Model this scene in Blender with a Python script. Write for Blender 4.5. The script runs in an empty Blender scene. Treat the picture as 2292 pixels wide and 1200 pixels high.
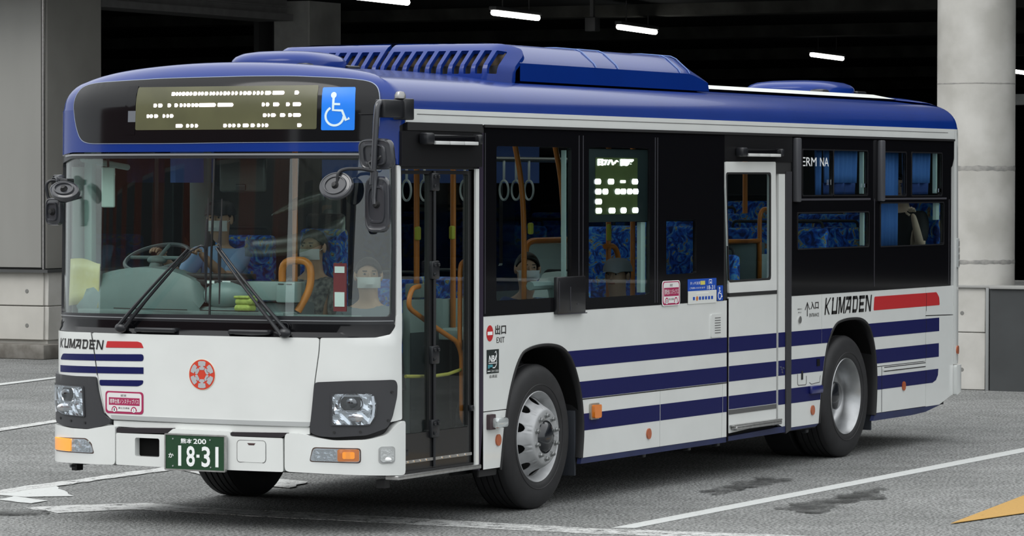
import bpy, bmesh, math, random, bisect
from mathutils import Vector, Matrix
from mathutils.geometry import delaunay_2d_cdt
random.seed(7)
SC = bpy.context.scene
COL = SC.collection

# ------------------------------------------------------------------ camera
cam_d = bpy.data.cameras.new('camera'); cam = bpy.data.objects.new('camera', cam_d); COL.objects.link(cam)
yaw, pit, rol = .4814, -.0229, .0014
_d = Vector((math.cos(yaw)*math.cos(pit), math.sin(yaw)*math.cos(pit), math.sin(pit)))
_r = Vector((math.sin(yaw), -math.cos(yaw), 0)); _u = _r.cross(_d)
_r2 = _r*math.cos(rol)+_u*math.sin(rol); _u2 = -_r*math.sin(rol)+_u*math.cos(rol)
m = Matrix((( _r2.x, _u2.x, -_d.x, -19.2448), (_r2.y, _u2.y, -_d.y, -11.1308), (_r2.z, _u2.z, -_d.z, 2.1504), (0,0,0,1)))
cam.matrix_world = m
cam_d.sensor_width = 36; cam_d.lens = 8305.3/2292*36; cam_d.clip_end = 500
SC.camera = cam

# ------------------------------------------------------------------ sky, sun, exposure
w = bpy.data.worlds.new('world'); SC.world = w; w.use_nodes = True
nt = w.node_tree; nt.nodes.clear()
tc = nt.nodes.new('ShaderNodeTexCoord'); sx = nt.nodes.new('ShaderNodeSeparateXYZ'); cr = nt.nodes.new('ShaderNodeValToRGB')
bg = nt.nodes.new('ShaderNodeBackground'); ow = nt.nodes.new('ShaderNodeOutputWorld')
nt.links.new(tc.outputs['Generated'], sx.inputs[0]); nt.links.new(sx.outputs['Z'], cr.inputs[0])
nt.links.new(cr.outputs[0], bg.inputs[0]); nt.links.new(bg.outputs[0], ow.inputs[0])
e = cr.color_ramp.elements
e[0].position = 0.0; e[0].color = (.56,.585,.60,1); e[1].position = .75; e[1].color = (.98,1.0,1.01,1)
bg.inputs[1].default_value = 1.2
sun_d = bpy.data.lights.new('sun', 'SUN'); sun = bpy.data.objects.new('sun', sun_d); COL.objects.link(sun)
sun_d.energy = .8; sun_d.angle = math.radians(32); sun_d.color = (1,.98,.95)
sun.rotation_euler = Vector((-.85,.30,.95)).to_track_quat('Z','Y').to_euler()
SC.view_settings.view_transform = 'Standard'; SC.view_settings.look = 'None'
SC.view_settings.exposure = 0.48; SC.view_settings.gamma = 1; SC.view_settings.use_curve_mapping = False
SC.cycles.max_bounces = 8; SC.cycles.transparent_max_bounces = 24; SC.cycles.glossy_bounces = 4; SC.cycles.diffuse_bounces = 4
SC.cycles.use_denoising = True

# ------------------------------------------------------------------ materials
def lin(c):
    if isinstance(c, str):
        v = [int(c[i:i+2],16)/255 for i in (0,2,4)]
        return tuple(x/12.92 if x<=.04045 else ((x+.055)/1.055)**2.4 for x in v)+(1,)
    return tuple(c)+(1,) if len(c)==3 else tuple(c)
MATS = {}
def mat(name, color, rough=.5, metal=0, coat=0, var=0, vscale=6, bump=0, bscale=40, spec=.5, emit=0, color2=None, vlo=.35, vhi=.65, detail=6, stretch=None, dist=0.002):
    if name in MATS: return MATS[name]
    mt = bpy.data.materials.new(name); mt.use_nodes = True; t = mt.node_tree; b = t.nodes['Principled BSDF']
    c = lin(color); b.inputs['Base Color'].default_value = c
    b.inputs['Roughness'].default_value = rough; b.inputs['Metallic'].default_value = metal
    b.inputs['Specular IOR Level'].default_value = spec
    b.inputs['Coat Weight'].default_value = coat; b.inputs['Coat Roughness'].default_value = .04
    if emit: b.inputs['Emission Color'].default_value = c; b.inputs['Emission Strength'].default_value = emit
    co = t.nodes.new('ShaderNodeTexCoord'); src = co.outputs['Object']
    if stretch:
        mp = t.nodes.new('ShaderNodeMapping'); mp.inputs['Scale'].default_value = stretch; t.links.new(src, mp.inputs[0]); src = mp.outputs[0]
    if var or color2:
        n = t.nodes.new('ShaderNodeTexNoise'); n.inputs['Scale'].default_value = vscale; n.inputs['Detail'].default_value = detail
        t.links.new(src, n.inputs['Vector'])
        r = t.nodes.new('ShaderNodeValToRGB'); r.color_ramp.elements[0].position = vlo; r.color_ramp.elements[1].position = vhi
        c2 = lin(color2) if color2 else tuple(max(0,x*(1-var)) for x in c[:3])+(1,)
        r.color_ramp.elements[0].color = c2; r.color_ramp.elements[1].color = c
        t.links.new(n.outputs['Fac'], r.inputs[0]); t.links.new(r.outputs[0], b.inputs['Base Color'])
    if bump:
        n = t.nodes.new('ShaderNodeTexNoise'); n.inputs['Scale'].default_value = bscale; n.inputs['Detail'].default_value = 4
        t.links.new(src, n.inputs['Vector'])
        bp = t.nodes.new('ShaderNodeBump'); bp.inputs['Strength'].default_value = bump; bp.inputs['Distance'].default_value = dist
        t.links.new(n.outputs['Fac'], bp.inputs['Height']); t.links.new(bp.outputs[0], b.inputs['Normal'])
    MATS[name] = mt; return mt
def glass(name, tint, f0=.04, rough=.0, haze=0, strength=1.0):
    if name in MATS: return MATS[name]
    mt = bpy.data.materials.new(name); mt.use_nodes = True; t = mt.node_tree; t.nodes.clear()
    o = t.nodes.new('ShaderNodeOutputMaterial'); tr = t.nodes.new('ShaderNodeBsdfTransparent'); gl = t.nodes.new('ShaderNodeBsdfGlossy')
    lw = t.nodes.new('ShaderNodeLayerWeight'); lw.inputs['Blend'].default_value = .5
    pw = t.nodes.new('ShaderNodeMath'); pw.operation = 'POWER'; pw.inputs[1].default_value = 5
    ml = t.nodes.new('ShaderNodeMath'); ml.operation = 'MULTIPLY_ADD'; ml.inputs[1].default_value = (1-f0)*strength; ml.inputs[2].default_value = f0
    mx = t.nodes.new('ShaderNodeMixShader')
    tr.inputs[0].default_value = tuple(tint)+(1,); gl.inputs[0].default_value = (1,1,1,1); gl.inputs['Roughness'].default_value = rough
    t.links.new(lw.outputs['Facing'], pw.inputs[0]); t.links.new(pw.outputs[0], ml.inputs[0]); t.links.new(ml.outputs[0], mx.inputs[0])
    t.links.new(tr.outputs[0], mx.inputs[1]); t.links.new(gl.outputs[0], mx.inputs[2]); t.links.new(mx.outputs[0], o.inputs[0])
    MATS[name] = mt; return mt

WHITE = mat('bus_white', (.715,.735,.72), .28, coat=.6, var=.05, vscale=3)
BLUE = mat('bus_blue', (.004,.028,.20), .2, coat=.15, spec=.3, var=.08, vscale=2)
NAVY = mat('stripe_navy', (.005,.007,.078), .45, coat=.0, spec=.22)
SKIRT = mat('skirt_navy', (.018,.026,.09), .45, var=.2, vscale=5)
BLACK = mat('gloss_black', (.005,.005,.0062), .10, coat=.08, spec=.3)
SEAM = mat('seam_black', (.012,.012,.013), .6)
RUBBER = mat('rubber_black', (.009,.009,.010), .55, bump=.1)
PLASTIC = mat('dark_plastic', (.013,.014,.017), .32, bump=.06, bscale=200)
MIRBACK = mat('mirror_back', (.036,.038,.045), .25, coat=.5)
BEZEL = mat('bezel_grey', (.032,.033,.037), .45, bump=.05, bscale=150)
RED = mat('sign_red', (.50,.018,.022), .35, coat=.3)
ORANGE = mat('rail_orange', (.62,.20,.03), .35, coat=.2)
SILVER = mat('silver_trim', (.55,.55,.54), .3, metal=.85, var=.2, vscale=30)
CHROME = mat('chrome', (.85,.86,.88), .09, metal=1)
PRINT = mat('print_black', (.012,.011,.011), .5)
WPRINT = mat('print_white', (.85,.87,.87), .5)
PINK = mat('sticker_magenta', (.36,.02,.09), .4)
GREEN = mat('plate_green', (.012,.055,.022), .4, var=.1)
SKYB = mat('sign_blue', (.0,.17,.72), .35, emit=.15)
DKBLUE = mat('sticker_blue', (.01,.07,.42), .4)
MINT = mat('interior_mint', (.30,.38,.36), .6, var=.08)
MINTD = mat('interior_grey_green', (.16,.21,.21), .65, var=.1)
PALE = mat('interior_pale', (.55,.66,.62), .55)
FLOOR = mat('interior_floor', (.06,.065,.07), .6, var=.2)
DARKI = mat('interior_dark', (.02,.022,.024), .7)
YEL = mat('button_yellow', (.55,.55,.06), .5)
GREENL = mat('led_green', (.095,.095,.042), .35, var=.2, vscale=4)
LED = mat('led_white', (1,.90,.90), .5, emit=1.6)
LED2 = mat('led_white_bright', (1,1,1), .5, emit=5.0)
AMBER = mat('amber_lens', (.75,.20,.01), .15, coat=.8, bump=.3, bscale=90)
AMBERL = mat('amber_lit', (1,.36,.015), .2, emit=.55, coat=.6, bump=.6, bscale=70)
REFO = mat('reflector_orange', (.42,.09,.02), .2, coat=.6)
CURT = mat('curtain_blue', (.07,.19,.52), .8)
CURTD = mat('curtain_navy', (.02,.05,.2), .8)
TYRE = mat('tyre_rubber', (.016,.016,.018), .6, var=.35, vscale=9, bump=.2, bscale=30)
STEEL = mat('rim_silver', (.46,.47,.48), .5, metal=.45, var=.15, vscale=12)
NUT = mat('nut_grey', (.33,.34,.34), .4, metal=.6, var=.3, vscale=60)
HUBM = mat('hub_oily', (.012,.014,.018), .2, coat=.6)
WSG = glass('windscreen_glass', (.91,.97,.95), .055)
DKG = glass('window_glass', (.80,.86,.86), .045, strength=.5)
DOORG = glass('door_glass', (.82,.86,.85), .045, strength=.5)
LENSG = glass('lens_glass', (.93,.95,.97), .07)

# seat cloth: blue with mottled leaf-like pattern
def seat_cloth():
    mt = bpy.data.materials.new('seat_fabric'); mt.use_nodes = True; t = mt.node_tree; b = t.nodes['Principled BSDF']; b.inputs['Roughness'].default_value = .85
    co = t.nodes.new('ShaderNodeTexCoord'); v = t.nodes.new('ShaderNodeTexVoronoi'); v.inputs['Scale'].default_value = 16; v.feature = 'F1'
    n = t.nodes.new('ShaderNodeTexNoise'); n.inputs['Scale'].default_value = 9; n.inputs['Distortion'].default_value = 2.5
    t.links.new(co.outputs['Object'], n.inputs['Vector']); 
    r = t.nodes.new('ShaderNodeValToRGB'); cr = r.color_ramp; cr.elements[0].position = .36; cr.elements[0].color = (.005,.02,.12,1); cr.elements[1].position = .70; cr.elements[1].color = (.35,.42,.20,1)
    for p, c in ((.46,(.01,.07,.42,1)),(.54,(.02,.16,.60,1)),(.60,(.10,.35,.55,1)),(.64,(.22,.07,.05,1))):
        x = cr.elements.new(p); x.color = c
    t.links.new(n.outputs['Fac'], r.inputs[0]); t.links.new(r.outputs[0], b.inputs['Base Color'])
    return mt
CLOTH = seat_cloth()

# ------------------------------------------------------------------ object helpers
def link(name, me, parent=None, m=None):
    o = bpy.data.objects.new(name, me); COL.objects.link(o)
    if parent: o.parent = parent
    if m is not None and me is not None:
        me.materials.clear(); me.materials.append(m)
    return o
def thing(name, label, cat, loc=(0,0,0), group=None, kind=None):
    o = bpy.data.objects.new(name, None); COL.objects.link(o); o.location = loc
    o['label'] = label; o['category'] = cat
    if group: o['group'] = group
    if kind: o['kind'] = kind
    return o
def tag(o, label, cat=None, group=None, kind=None):
    o['label'] = label
    if cat: o['category'] = cat
    if group: o['group'] = group
    if kind: o['kind'] = kind
    return o
def part_empty(name, parent, loc=(0,0,0)):
    o = bpy.data.objects.new(name, None); COL.objects.link(o); o.parent = parent; o.location = loc; return o
def mbs(name, m, parent, boxes, **k):
    for lo,hi,r in boxes: MB().box(lo,hi,r).build(name,m,parent,**k)
def finish(me, smooth=True, ang=38):
    if smooth:
        for p in me.polygons: p.use_smooth = True
        me.set_sharp_from_angle(angle=math.radians(ang))
    return me
class MB:
    def __init__(s): s.v = []; s.f = []
    def add(s, vs, fs, M=None):
        n = len(s.v)
        s.v += [tuple(M @ Vector(p)) if M else tuple(p) for p in vs]
        s.f += [tuple(i+n for i in f) for f in fs]; return s
    def box(s, lo, hi, r=0, seg=2, M=None):
        bm = bmesh.new(); bmesh.ops.create_cube(bm, size=1)
        c = [(a+b)/2 for a,b in zip(lo,hi)]; d = [abs(b-a) for a,b in zip(lo,hi)]
        for v in bm.verts: v.co = Vector([v.co[i]*d[i]+c[i] for i in range(3)])
        if r: bmesh.ops.bevel(bm, geom=bm.edges[:], offset=min(r, min(d)*.49), segments=seg, affect='EDGES', profile=.5)
        bm.verts.index_update()
        s.add([v.co[:] for v in bm.verts], [[v.index for v in f.verts] for f in bm.faces], M); bm.free(); return s
    def tube(s, pts, r, n=10, caps=True, closed=False):
        pts = [Vector(p) for p in pts]; R = r if isinstance(r,(list,tuple)) else [r]*len(pts)
        N = len(pts); tg = []
        for i in range(N):
            a = pts[(i-1)%N] if (closed or i>0) else pts[0]; b = pts[(i+1)%N] if (closed or i<N-1) else pts[-1]
            tg.append((b-a).normalized())
        up = Vector((0,0,1)) if abs(tg[0].z)<.9 else Vector((1,0,0))
        x = tg[0].cross(up).normalized(); vs=[]
        for i in range(N):
            if i: 
                q = tg[i-1].rotation_difference(tg[i]); x = (q @ x); x = (x - tg[i]*x.dot(tg[i])).normalized()
            y = tg[i].cross(x)
            for k in range(n):
                a = 2*math.pi*k/n; vs.append(pts[i]+x*math.cos(a)*R[i]+y*math.sin(a)*R[i])
        fs = []
        for i in range(N if closed else N-1):
            j = (i+1)%N
            for k in range(n): fs.append((i*n+k, i*n+(k+1)%n, j*n+(k+1)%n, j*n+k))
        if caps and not closed: fs.append(tuple(range(n))[::-1]); fs.append(tuple((N-1)*n+k for k in range(n)))
        return s.add(vs, fs)
    def lathe(s, prof, M=None, n=48, closed=False):   # prof: (r, h) about local Z
        vs=[]; fs=[]; L=len(prof)
        for r,h in prof:
            for k in range(n):
                a=2*math.pi*k/n; vs.append((r*math.cos(a), r*math.sin(a), h))
        for i in range(L if closed else L-1):
            j=(i+1)%L
            for k in range(n): fs.append((i*n+k, i*n+(k+1)%n, j*n+(k+1)%n, j*n+k))
        return s.add(vs, fs, M)
    def ball(s, c, r, n=14, m_=9, M=None):
        r = r if isinstance(r,(list,tuple)) else (r,r,r); vs=[]; fs=[]
        for i in range(m_+1):
            t=math.pi*i/m_
            for k in range(n):
                a=2*math.pi*k/n; vs.append((c[0]+r[0]*math.sin(t)*math.cos(a), c[1]+r[1]*math.sin(t)*math.sin(a), c[2]+r[2]*math.cos(t)))
        for i in range(m_):
            for k in range(n): fs.append((i*n+k, (i+1)*n+k, (i+1)*n+(k+1)%n, i*n+(k+1)%n))
        return s.add(vs, fs, M)
    def grid(s, P):
        R=len(P); C_=len(P[0]); vs=[p for row in P for p in row]
        return s.add(vs, [(i*C_+j, i*C_+j+1, (i+1)*C_+j+1, (i+1)*C_+j) for i in range(R-1) for j in range(C_-1)])
    def build(s, name, m, parent=None, smooth=True, ang=38, bevel=0):
        me = bpy.data.meshes.new(name); me.from_pydata(s.v, [], s.f); me.validate(); 
        bm = bmesh.new(); bm.from_mesh(me); bmesh.ops.remove_doubles(bm, verts=bm.verts, dist=1e-6); bmesh.ops.recalc_face_normals(bm, faces=bm.faces); bm.to_mesh(me); bm.free()
        finish(me, smooth, ang)
        return link(name, me, parent, m)
def smoothpath(pts, r=.04, n=5):
    """rounds the corners of a polyline"""
    pts=[Vector(p) for p in pts]; out=[pts[0]]
    for i in range(1,len(pts)-1):
        a,b,c=pts[i-1],pts[i],pts[i+1]; d1=min(r,(a-b).length*.45); d2=min(r,(c-b).length*.45)
        p=b+(a-b).normalized()*d1; q=b+(c-b).normalized()*d2
        for k in range(n+1):
            t=k/n; out.append(p*(1-t)**2+b*2*t*(1-t)+q*t*t)
    out.append(pts[-1]); return out

# ------------------------------------------------------------------ the shape of the bus body: outline seen from above, unrolled as a, and height z
W=2.485; YC=W/2
XF=.22; DF=.42; NF=2.5; XE=10.42; DE=.34; NE=3.2
def _outline():
    pts=[]
    n=60
    for i in range(n+1):
        t=i/n; th=t*math.pi/2
        v=(math.sin(th))**(2/NF); u=(math.cos(th))**(2/NF)
        pts.append((XF+DF*(1-u), YC-YC*v))
    # even sampling ok
    m=100; x0=XF+DF; x1=XE-DE
    for i in range(1,m): pts.append((x0+(x1-x0)*i/m,0.0))
    for i in range(n+1):
        th=(1-i/n)*math.pi/2
        v=(math.sin(th))**(2/NE); u=(math.cos(th))**(2/NE)
        pts.append((XE-DE*(1-u), YC-YC*v))
    return pts
_P=_outline()
_A=[0.0]
for i in range(1,len(_P)): _A.append(_A[-1]+math.hypot(_P[i][0]-_P[i-1][0],_P[i][1]-_P[i-1][1]))
AS=_A[60]; AMAX=_A[-1]
def SA(x): return AS+(x-(XF+DF))
def base(a):
    s=1 if a>=0 else -1
    b=min(abs(a),AMAX-1e-6)
    i=max(0,min(len(_A)-2,bisect.bisect_right(_A,b)-1))
    t=(b-_A[i])/(_A[i+1]-_A[i])
    x=_P[i][0]+(_P[i+1][0]-_P[i][0])*t; y=_P[i][1]+(_P[i+1][1]-_P[i][1])*t
    # smooth normal by neighbours
    def seg(k):
        k=max(0,min(len(_P)-2,k)); dx=_P[k+1][0]-_P[k][0]; dy=_P[k+1][1]-_P[k][1]; L=math.hypot(dx,dy) or 1
        return dy/L,-dx/L
    j=i if t<.5 else i+1
    n0=seg(j-1) if j>0 else (-1,0); n1=seg(j)
    tt=(t+.5)%1
    if t<.5: n0=seg(i-1) if i>0 else (-1,0); n1=seg(i)
    else: n0=seg(i); n1=seg(i+1) if i+1<len(_P)-1 else (1,0)
    nx=n0[0]*(1-tt)+n1[0]*tt; ny=n0[1]*(1-tt)+n1[1]*tt
    L=math.hypot(nx,ny) or 1; nx/=L; ny/=L
    if s<0: y=W-y; ny=-ny
    return x,y,nx,ny
ZS=2.60; RQ=.30
def rake(z):
    return 0 if z<1.204 else .03*min(1,(z-1.204)/.02)+.07*max(0,min(z,2.6)-1.224)/1.376
def hs(y): return .215+.092*max(0,1-((y-YC)/YC)**2)
def S0(a,z):
    x,y,nx,ny=base(a)
    x+=rake(z)*max(0,-nx)
    if z>1.2: x-=.09*(min(z,2.6)-1.2)/1.4*max(0,nx)
    q=0
    if z>ZS:
        t=min(1,(z-ZS)/hs(y)); q=RQ*(1-(1-t**2.2)**(1/2.2))
        x-=nx*q; y-=ny*q
    return x,y,z
def S(a,z,off=0.0):
    p=S0(a,z)
    if off==0: return p
    x,y,nx,ny=base(a)
    if z>ZS:
        t=min(.999,(z-ZS)/hs(y)); c=(1-t**2.2)**(1/2.2); 
        # slope: dq/dz
        dq=RQ/hs(y)*t**1.2*(1-t**2.2)**(1/2.2-1)
        k=1/math.sqrt(1+dq*dq)
        return p[0]+nx*off*k,p[1]+ny*off*k,p[2]+off*dq*k
    return p[0]+nx*off,p[1]+ny*off,p[2]


def catmull(P, n=4):
    out=[]
    for i in range(len(P)-1):
        p0=P[max(0,i-1)];p1=P[i];p2=P[i+1];p3=P[min(len(P)-1,i+2)]
        for k in range(n):
            t=k/n; out.append(tuple(.5*((2*p1[j])+(-p0[j]+p2[j])*t+(2*p0[j]-5*p1[j]+4*p2[j]-p3[j])*t*t+(-p0[j]+3*p1[j]-3*p2[j]+p3[j])*t**3) for j in (0,1)))
    return out+[P[-1]]
def inpoly(x, y, P):
    c=False; j=len(P)-1
    for i in range(len(P)):
        if (P[i][1]>y)!=(P[j][1]>y) and x<(P[j][0]-P[i][0])*(y-P[i][1])/(P[j][1]-P[i][1])+P[i][0]: c=not c
        j=i
    return c
def rpoly(x0,z0,x1,z1,r=.02,n=4):
    r=min(r,abs(x1-x0)*.49,abs(z1-z0)*.49); out=[]
    for cx,cz,a0 in ((x1-r,z0+r,-90),(x1-r,z1-r,0),(x0+r,z1-r,90),(x0+r,z0+r,180)):
        for k in range(n+1):
            a=math.radians(a0+90*k/n); out.append((cx+r*math.cos(a),cz+r*math.sin(a)))
    return out
def rect(x0,z0,x1,z1): return [(x0,z0),(x1,z0),(x1,z1),(x0,z1)]
def circ(cx,cz,rx,rz=None,n=20): 
    rz=rz or rx
    return [(cx+rx*math.cos(2*math.pi*k/n), cz+rz*math.sin(2*math.pi*k/n)) for k in range(n)]
def roundp(P, r=.02, n=3):
    out=[]; N=len(P)
    for i in range(N):
        a,b,c=[Vector(P[(i+k)%N]) for k in (-1,0,1)]
        d1=min(r,(a-b).length*.45); d2=min(r,(c-b).length*.45)
        p=b+(a-b).normalized()*d1; q=b+(c-b).normalized()*d2
        for k in range(n+1):
            t=k/n; v=p*(1-t)**2+b*2*t*(1-t)+q*t*t; out.append((v.x,v.y))
    return out
def mesh2d(outline, holes, res):
    loops=[outline]+list(holes); V=[]; E=[]; LP=[]
    for P in loops:
        Q=[]
        for i in range(len(P)):
            a=P[i]; b=P[(i+1)%len(P)]; L=math.hypot(b[0]-a[0],b[1]-a[1])
            if L<1e-6: continue
            k=max(1,int(math.ceil(L/res))) if res else 1
            for j in range(k): Q.append((a[0]+(b[0]-a[0])*j/k, a[1]+(b[1]-a[1])*j/k))
        n0=len(V); V+=Q; E+=[(n0+i, n0+(i+1)%len(Q)) for i in range(len(Q))]; LP.append(Q)
    if res:
        xs=[p[0] for p in outline]; zs=[p[1] for p in outline]
        x=min(xs)+res*.5
        while x<max(xs):
            z=min(zs)+res*.5
            while z<max(zs):
                if inpoly(x,z,LP[0]) and not any(inpoly(x,z,h) for h in LP[1:]): V.append((x,z))
                z+=res
            x+=res
    r=delaunay_2d_cdt([Vector(v) for v in V], E, [], 0, 1e-6)
    vo=[(v.x,v.y) for v in r[0]]; T=[]
    for f in r[2]:
        cx=sum(vo[i][0] for i in f)/3; cz=sum(vo[i][1] for i in f)/3
        if inpoly(cx,cz,LP[0]) and not any(inpoly(cx,cz,h) for h in LP[1:]):
            a,b,c=[vo[i] for i in f]
            ar=(b[0]-a[0])*(c[1]-a[1])-(b[1]-a[1])*(c[0]-a[0])
            if abs(ar)<1e-10: continue
            T.append(tuple(f) if ar>0 else (f[0],f[2],f[1]))
    return vo,T
def sheet_mesh(outline, off=0., th=.01, holes=(), res=0, mapf=S, flip=False, name='panel', ang=38):
    vo,T=mesh2d(outline, holes, res)
    n=len(vo); vs=[mapf(u,v,off) for u,v in vo]+[mapf(u,v,off-th) for u,v in vo]
    cnt={}
    for t in T:
        for i in range(3):
            a,b=t[i],t[(i+1)%3]; cnt[(a,b)]=1
    fs=[t for t in T]+[(t[2]+n,t[1]+n,t[0]+n) for t in T]
    for (a,b) in cnt:
        if (b,a) not in cnt: fs.append((b,a,a+n,b+n))
    if flip: fs=[f[::-1] for f in fs]
    me=bpy.data.meshes.new(name); me.from_pydata(vs,[],fs); me.validate(); finish(me, True, ang)
    return me
def sheet(name, outline, m, parent=None, off=0., th=.01, holes=(), res=0, mapf=S, flip=False, ang=38):
    return link(name, sheet_mesh(outline, off, th, holes, res, mapf, flip, name, ang), parent, m)
def multi(name, outlines, m, parent, off=0., th=.002, res=0, mapf=S, flip=False, join=False):
    if not join:
        return [sheet(name,o,m,parent,off,th,(),res,mapf,flip) for o in outlines][-1]
    V=[];F=[]
    for o in outlines:
        me=sheet_mesh(o,off,th,(),res,mapf,flip); n=len(V)
        V+=[v.co[:] for v in me.vertices]; F+=[tuple(i+n for i in p.vertices) for p in me.polygons]; bpy.data.meshes.remove(me)
    me=bpy.data.meshes.new(name); me.from_pydata(V,[],F); finish(me); return link(name,me,parent,m)
def line_poly(P, w):
    """a thin ribbon polygon along a polyline in (a,z)"""
    L=[];R=[]
    for i,p in enumerate(P):
        a=P[max(0,i-1)]; b=P[min(len(P)-1,i+1)]; dx,dy=b[0]-a[0],b[1]-a[1]; l=math.hypot(dx,dy)
        nx,ny=-dy/l*w/2,dx/l*w/2; L.append((p[0]+nx,p[1]+ny)); R.append((p[0]-nx,p[1]-ny))
    return R+L[::-1]
_FC={}
def text_tris(body, bold=0., shear=0.):
    k=(body,bold,shear)
    if k in _FC: return _FC[k]
    cu=bpy.data.curves.new('t','FONT'); cu.body=body; cu.offset=bold; cu.shear=shear; cu.resolution_u=3
    o=bpy.data.objects.new('t',cu); COL.objects.link(o); dg=bpy.context.evaluated_depsgraph_get(); dg.update()
    me=bpy.data.meshes.new_from_object(o.evaluated_get(dg)); bm=bmesh.new(); bm.from_mesh(me); bmesh.ops.triangulate(bm, faces=bm.faces[:])
    bm.verts.index_update(); V=[(v.co.x,v.co.y) for v in bm.verts]; T=[tuple(v.index for v in f.verts) for f in bm.faces]; bm.free()
    bpy.data.objects.remove(o); bpy.data.curves.remove(cu); bpy.data.meshes.remove(me)
    if not V: V=[(0,0)]
    x0=min(v[0] for v in V); x1=max(v[0] for v in V); y0=min(v[1] for v in V); y1=max(v[1] for v in V)
    V=[((x-x0)/max(1e-6,x1-x0),(y-y0)/max(1e-6,y1-y0)) for x,y in V]
    T2=[]
    for t in T:
        a,b,c=[V[i] for i in t]; ar=(b[0]-a[0])*(c[1]-a[1])-(b[1]-a[1])*(c[0]-a[0])
        T2.append(t if ar>0 else t[::-1])
    _FC[k]=(V,T2); return _FC[k]
def text(name, body, x0,z0,x1,z1, m, parent, off=.004, mapf=S, bold=0., shear=0.):
    V,T=text_tris(body,bold,shear)
    me=bpy.data.meshes.new(name); me.from_pydata([mapf(x0+(x1-x0)*u, z0+(z1-z0)*v, off) for u,v in V],[],T)
    return link(name,me,parent,m)
# ================================================================== SETTING
def simple(name, m, build, label=None, kind='structure', cat=None, parent=None, **k):
    b = MB(); build(b); o = b.build(name, m, parent, **k)
    if not parent: o['kind']=kind
    if label: o['label']=label
    if cat: o['category']=cat
    return o
def asphalt():
    mt = bpy.data.materials.new('asphalt'); mt.use_nodes=True; t=mt.node_tree; b=t.nodes['Principled BSDF']; b.inputs['Roughness'].default_value=.82; b.inputs['Specular IOR Level'].default_value=.35
    co=t.nodes.new('ShaderNodeTexCoord')
    def noise(s,d,dist=0):
        n=t.nodes.new('ShaderNodeTexNoise'); n.inputs['Scale'].default_value=s; n.inputs['Detail'].default_value=d; n.inputs['Distortion'].default_value=dist; t.links.new(co.outputs['Object'],n.inputs['Vector']); return n
    def ramp(src,p0,c0,p1,c1):
        r=t.nodes.new('ShaderNodeValToRGB'); e=r.color_ramp.elements; e[0].position=p0;e[0].color=c0+(1,);e[1].position=p1;e[1].color=c1+(1,); t.links.new(src,r.inputs[0]); return r
    def mul(a,b_,f=1):
        m_=t.nodes.new('ShaderNodeMix'); m_.data_type='RGBA'; m_.blend_type='MULTIPLY'; m_.inputs[0].default_value=f; t.links.new(a,m_.inputs[6]); t.links.new(b_,m_.inputs[7]); return m_.outputs[2]
    n1=noise(.35,6,.4); n2=noise(3,8,.3); n3=noise(48,6)
    v=t.nodes.new('ShaderNodeTexVoronoi'); v.inputs['Scale'].default_value=85; t.links.new(co.outputs['Object'],v.inputs['Vector'])
    a=ramp(n1.outputs['Fac'],.32,(.175,.180,.176),.68,(.245,.25,.246))
    c=ramp(n2.outputs['Fac'],.3,(.8,.8,.8),.62,(1.05,1.05,1.05))
    d=ramp(n3.outputs['Fac'],.38,(.32,.32,.32),.60,(1.6,1.6,1.6))
    x=mul(mul(a.outputs[0],c.outputs[0]),d.outputs[0])
    t.links.new(x,b.inputs['Base Color'])
    ad=t.nodes.new('ShaderNodeMath'); ad.operation='MULTIPLY_ADD'; ad.inputs[1].default_value=.8; t.links.new(v.outputs['Distance'],ad.inputs[0]); t.links.new(n3.outputs['Fac'],ad.inputs[2])
    bp=t.nodes.new('ShaderNodeBump'); bp.inputs['Strength'].default_value=.7; bp.inputs['Distance'].default_value=.012
    t.links.new(ad.outputs[0],bp.inputs['Height']); t.links.new(bp.outputs[0],b.inputs['Normal'])
    return mt
ASPH=asphalt()
def paint(name, c, lo, hi, scale=9, alpha=1.0, c2=None):
    mt=bpy.data.materials.new(name); mt.use_nodes=True; t=mt.node_tree; b=t.nodes['Principled BSDF']; b.inputs['Roughness'].default_value=.7
    co=t.nodes.new('ShaderNodeTexCoord'); n=t.nodes.new('ShaderNodeTexNoise'); n.inputs['Scale'].default_value=scale; n.inputs['Detail'].default_value=10; n.inputs['Roughness'].default_value=.7
    n2=t.nodes.new('ShaderNodeTexNoise'); n2.inputs['Scale'].default_value=60; n2.inputs['Detail'].default_value=6
    t.links.new(co.outputs['Object'],n.inputs['Vector']); t.links.new(co.outputs['Object'],n2.inputs['Vector'])
    ad=t.nodes.new('ShaderNodeMath'); ad.operation='MULTIPLY_ADD'; ad.inputs[1].default_value=.5; t.links.new(n2.outputs['Fac'],ad.inputs[0]); t.links.new(n.outputs['Fac'],ad.inputs[2])
    r=t.nodes.new('ShaderNodeMapRange'); r.inputs[1].default_value=lo; r.inputs[2].default_value=hi; r.inputs[4].default_value=alpha; t.links.new(ad.outputs[0],r.inputs[0]); t.links.new(r.outputs[0],b.inputs['Alpha'])
    cr=t.nodes.new('ShaderNodeValToRGB'); cr.color_ramp.elements[0].color=lin(tuple(x*.8 for x in c)); cr.color_ramp.elements[1].color=lin(c); cr.color_ramp.elements[0].position=.35
    t.links.new(n2.outputs['Fac'],cr.inputs[0]); t.links.new(cr.outputs[0],b.inputs['Base Color'])
    return mt
simple('floor', ASPH, lambda b: b.grid([[(x,y,0) for x in (-60,0,30,90)] for y in (-60,0,30,90)]), 'grey worn asphalt forecourt under the bus', smooth=False)
PW=paint('worn_white_paint',(.62,.63,.62),.60,.72); PW2=paint('faded_white_paint',(.62,.63,.62),.60,.80); PF=paint('fresh_white_paint',(.66,.68,.67),.46,.60)
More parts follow.
